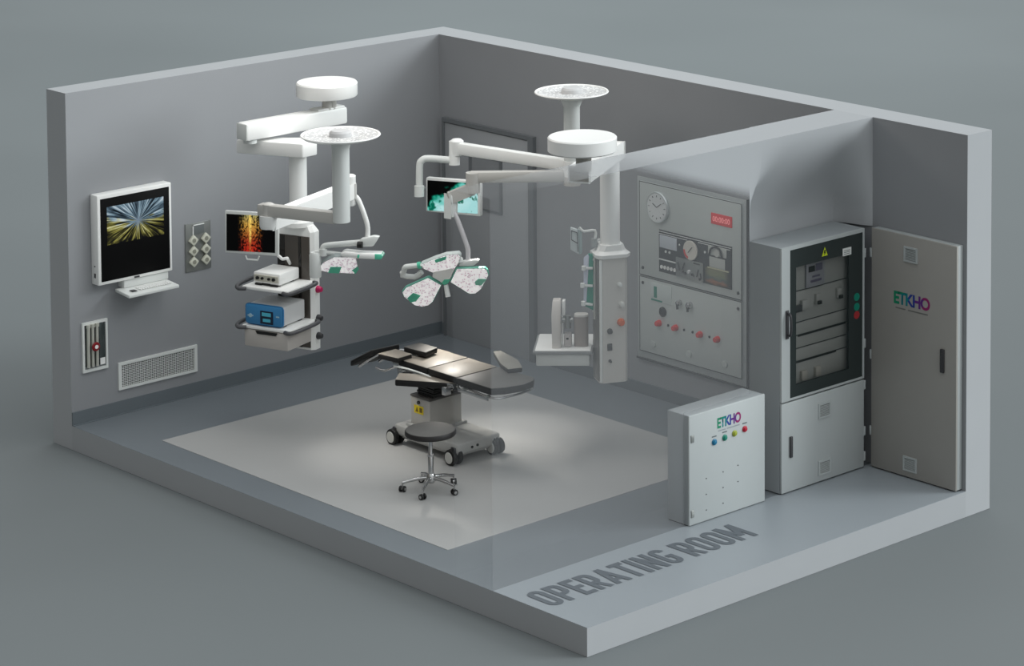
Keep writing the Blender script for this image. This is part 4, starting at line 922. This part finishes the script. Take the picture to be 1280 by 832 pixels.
for i in range(6): bel.box(2.66-.006*(i % 2), 2.88+.006*(i % 2), -2.43-.006*(i % 2), -2.14+.006*(i % 2), .47+i*.02, .488+i*.02, .006)
obj('bellows', bel, black, t, True)
obj('tilt_block', MB().box(2.62, 3.05, -2.40, -2.17, .585, .65, .01), black, t, True)
# padded sections
Zt = .76
def pad(name, pts, th, mtop, side=padblack, mb=None, tilt=None):
    pts = [Vector(p) for p in pts]
    s = obj(name, MB().prism(pts, (0, 0, -th), .012), side, t, True)
    c = sum(pts, Vector())/len(pts)
    nn = (pts[1]-pts[0]).cross(pts[2]-pts[0]).normalized(); nn = nn if nn.z > 0 else -nn
    obj('pad_top', MB().prism([c+(p-c)*.985+nn*.003 for p in pts], -nn*.004, .0015), mtop, s, True)
    return s
yn, yf = -2.515, -2.06
pad('back_pad', [(2.50, yn, Zt), (2.90, yn, Zt), (2.90, yf, Zt), (2.50, yf, Zt)], .055, padlight)
pad('seat_pad', [(2.912, yn, Zt), (3.295, yn, Zt), (3.295, yf, Zt), (2.912, yf, Zt)], .055, padlight)
pad('leg_pad', [(3.307, yn-.005, Zt), (3.75, yn, Zt), (3.815, yn+.10, Zt), (3.86, -2.25, Zt), (3.83, -2.11, Zt), (3.77, yf+.01, Zt), (3.307, yf, Zt)], .06, padgrey)
pad('head_pad', [(p[0], p[1], .795) for p in P['t_head1']], .045, padlight)
pad('shoulder_pad', P['t_head2'], .045, padgrey)
dp = [Vector((2.225, -2.585, .80)), Vector((2.255, -2.30, .80)), Vector((2.0, -2.36, .655)), Vector((1.965, -2.63, .655))]
pad('lowered_pad', dp, .045, padgrey)
pad('arm_board', P['t_arm'], .055, padlight)
fp = P['t_farpad']
pad('far_arm_board', [fp[0], fp[1], fp[2], fp[3], fp[4], fp[5]], .04, mat('pad_warm_grey', (.50, .49, .46), .45))
obj('mattress_seam', MB().box(2.899, 2.913, yn+.01, yf-.01, Zt-.03, Zt-.002).box(3.294, 3.308, yn, yf, Zt-.03, Zt-.002), black, t, True)
# frame and side rails
obj('top_frame', MB().box(2.50, 3.29, yn+.05, yn+.09, .675, .702, .004).box(2.50, 3.29, yf-.09, yf-.05, .675, .702, .004).box(2.6, 3.2, yn+.05, yf-.05, .65, .68, .006), steel, t, True)
for yy, s in ((yn-.022, -1), (yf+.022, 1)):
    r = obj('side_rail', MB().box(2.52, 3.28, yy-.005, yy+.005, .668, .70, .002).box(3.34, 3.74, yy-.005, yy+.005, .655, .685, .002), chrome, t, True)
    cl = MB()
    for xx in (2.56, 2.88, 3.22, 3.40, 3.70): cl.box(xx-.012, xx+.012, min(yy, yy-s*.05), max(yy, yy-s*.05), .672, .692, .002)
    obj('rail_mount', cl, steel, r, True)
obj('leg_frame', MB().tube([(3.32, yn+.03, .69), (3.70, yn+.02, .672), (3.80, yn+.10, .672), (3.80, yf-.1, .672), (3.72, yf-.02, .672), (3.32, yf-.03, .69)], .01, 10, 3), chrome, t, True)
obj('head_frame', MB().tube([(2.50, -2.48, .70), (2.30, -2.50, .735), (2.23, -2.54, .745), (2.05, -2.60, .62)], .012, 10, 3).tube([(2.50, -2.20, .70), (2.35, -2.25, .735), (2.24, -2.32, .745), (2.06, -2.38, .62)], .012, 10, 3).tube([(2.52, -2.25, .73), (2.45, -2.26, .775)], .012, 8, 0).tube([(2.50, -2.52, .70), (2.42, -2.60, .66), (2.30, -2.60, .66)], .01, 8, 3), chrome, t, True)
obj('arm_board_clamp', MB().box(3.20, 3.25, -2.60, yn-.02, .61, .68, .004).tube([(3.225, -2.57, .64), (3.225, -2.45, .66)], .012, 10, 0).box(2.60, 2.66, -2.60, -2.50, .64, .70, .004).tube([(2.70, -2.60, .655), (2.70, -2.60, .60)], .008, 8, 0), chrome, t, True)
obj('arm_board_strap', MB().tube([(2.50, -2.56, .71), (2.68, -2.545, .715), (2.90, -2.53, .705), (3.0, -2.53, .69)], .009, 8, 3), white2, t, True)
obj('far_board_post', MB().cyl((3.35, yf+.02, .68), (3.30, -1.98, .762), .014, seg=12).bar((3.33, yf-.02, .685), (3.33, -2.03, .685), .03, .02, .003), chrome, t, True)
obj('head_support', MB().box(2.40, 2.56, -2.50, -2.44, .70, .752, .004).box(2.50, 2.56, -2.36, -2.22, .70, .778, .004), steel, t, True)

# ============================================================ STOOL
sx, sy = 3.66, -3.095
t = thing('round_stool', 'round dark-topped stool on five chrome castored legs in front of the table', 'stool', (sx, sy, 0))
obj('seat', MB().lathe([(.16, .475), (.205, .478), (.213, .488), (.213, .512), (.207, .522), (.19, .527), (.001, .529)], (0, 0, 0)), mat('stool_vinyl_side', (.13, .12, .12), .5), t)
bpy.data.objects[-1] if False else None
obj('seat_top', MB().lathe([(.204, .5235), (.19, .529), (.001, .531)], (0, 0, 0)), padgrey, t)
obj('seat_plate', MB().lathe([(.05, .455), (.11, .472), (.11, .477)], (0, 0, 0)), darkgrey, t)
obj('gas_column', MB().lathe([(.024, .09), (.024, .30), (.018, .31), (.018, .47)], (0, 0, 0), seg=24).lathe([(.028, .295), (.028, .31)], (0, 0, 0), seg=24), chrome, t)
obj('hub', MB().lathe([(.03, .07), (.04, .085), (.038, .13), (.026, .15)], (0, 0, 0), seg=28), chrome, t)
for i in range(5):
    a = rad(-56+72*i); c_, s_ = math.cos(a), math.sin(a)
    lg = obj('leg', MB().tube([(0.02*c_, 0.02*s_, .115), (.12*c_, .12*s_, .105), (.235*c_, .235*s_, .078)], [.017, .015, .012], 12, 4), chrome, t)
    ex, ey = .235*c_, .235*s_; q = a+rad(60)
    k = MB()
    for d_ in (-.016, .016):
        k.lathe([(.014, -.008), (.024, -.008), (.026, 0), (.024, .008), (.014, .008)], (ex-math.sin(q)*d_, ey+math.cos(q)*d_, .027), (-math.sin(q), math.cos(q), 0), 20)
    cs = obj('caster', k, black, lg)
    obj('caster_cover', MB().cyl((ex-math.sin(q)*-.026, ey+math.cos(q)*-.026, .027), (ex-math.sin(q)*.026, ey+math.cos(q)*.026, .027), .013, seg=16).cyl((ex, ey, .04), (ex, ey, .08), .008, seg=10), chrome, lg)

# ============================================================ LIGHT, CAMERA
def sun(name, d, strength, color, angle):
    l = bpy.data.lights.new(name, 'SUN'); l.energy = strength; l.color = color; l.angle = rad(angle)
    o = bpy.data.objects.new(name, l); COL.objects.link(o)
    o.rotation_euler = Vector(d).to_track_quat('Z', 'Y').to_euler(); return o
sun('key_sun', (1.0, 1.05, .55), 1.95, (.92, .98, 1.0), 26)
def spot(name, loc, target, e, size, blend, color, r):
    l = bpy.data.lights.new(name, 'SPOT'); l.energy = e; l.spot_size = rad(size); l.spot_blend = blend; l.color = color; l.shadow_soft_size = r
    o = bpy.data.objects.new(name, l); COL.objects.link(o); o.location = loc
    o.rotation_euler = (Vector(loc)-Vector(target)).to_track_quat('Z', 'Y').to_euler()
hd = Vector(P['l2_head'])
spot('lamp_and_added_spot', hd+Vector((.1, -.05, -.10)), (3.0, -2.25, .3), 34, 75, .6, (1, .95, .87), .05)
spot('lamp_and_added_spot', Vector((2.05, -2.75, 1.5)), (2.9, -2.25, .4), 14, 70, .6, (1, .95, .87), .05)
spot('lamp_and_added_spot', Vector((2.5, -1.5, 2.1)), (2.95, -1.70, 0), 95, 46, 1.0, (1, .97, .91), .03)  # added spot, away from both lamp heads, for the floor highlight
spot('lamp_and_added_spot', Vector((2.2, -2.9, 1.45)), (2.55, -2.80, 0), 32, 62, 1.0, (1, .97, .91), .03)  # added spot for the floor highlight at the table's left front
al_ = bpy.data.lights.new('room_fill', 'AREA'); al_.shape = 'DISK'; al_.size = 2.2; al_.energy = 33; al_.color = (1, .94, .89)  # added fill above the open room, stands for no fixture
ao = bpy.data.objects.new('room_fill', al_); COL.objects.link(ao); ao.location = (2.5, -2.9, 4.7)
ao.rotation_euler = (Vector((2.5, -2.9, 4.7))-Vector((2.5, -1.2, 0))).to_track_quat('Z', 'Y').to_euler()
al_ = bpy.data.lights.new('backdrop_fill', 'AREA'); al_.shape = 'DISK'; al_.size = 16; al_.energy = 1100; al_.color = (.86, .97, 1)  # added unseen area light that brightens the far ground
ao = bpy.data.objects.new('backdrop_fill', al_); COL.objects.link(ao); ao.location = (-13, 15, 13)
ao.rotation_euler = (.1, 0, 0)
w = bpy.data.worlds.new('World'); scene.world = w; w.use_nodes = True
nt = w.node_tree; bg = nt.nodes['Background']
tc = nt.nodes.new('ShaderNodeTexCoord'); sp = nt.nodes.new('ShaderNodeSeparateXYZ'); nt.links.new(tc.outputs['Generated'], sp.inputs[0])
dt = nt.nodes.new('ShaderNodeVectorMath'); dt.operation = 'DOT_PRODUCT'; dt.inputs[1].default_value = (.42, .30, .86)
nt.links.new(tc.outputs['Generated'], dt.inputs[0])
rp = nt.nodes.new('ShaderNodeValToRGB'); e = rp.color_ramp.elements
e[0].position = 0.; e[0].color = (.055, .052, .045, 1); e[1].position = 1; e[1].color = (.93, .98, 1, 1)
e.new(.42); e[1].color = (.185, .18, .172, 1)
mr = nt.nodes.new('ShaderNodeMapRange'); mr.inputs['From Min'].default_value = -.5; mr.inputs['From Max'].default_value = 1
nt.links.new(dt.outputs['Value'], mr.inputs['Value']); nt.links.new(mr.outputs['Result'], rp.inputs[0]); nt.links.new(rp.outputs[0], bg.inputs[0])
bg.inputs[1].default_value = 1.42
cam = bpy.data.cameras.new('Camera'); co = bpy.data.objects.new('Camera', cam); COL.objects.link(co); scene.camera = co
co.location = (22.28565, -18.05389, 7.99423); co.rotation_euler = (1.4870635, 0, .7747945)
cam.sensor_fit = 'HORIZONTAL'; cam.sensor_width = 36; cam.lens = 3653.851*36/1280
cam.shift_x = -.3263966/1.28; cam.shift_y = -.7023171/1.28; cam.clip_end = 500
scene.view_settings.view_transform = 'Standard'; scene.view_settings.look = 'None'
scene.view_settings.exposure = 0; scene.view_settings.gamma = 1
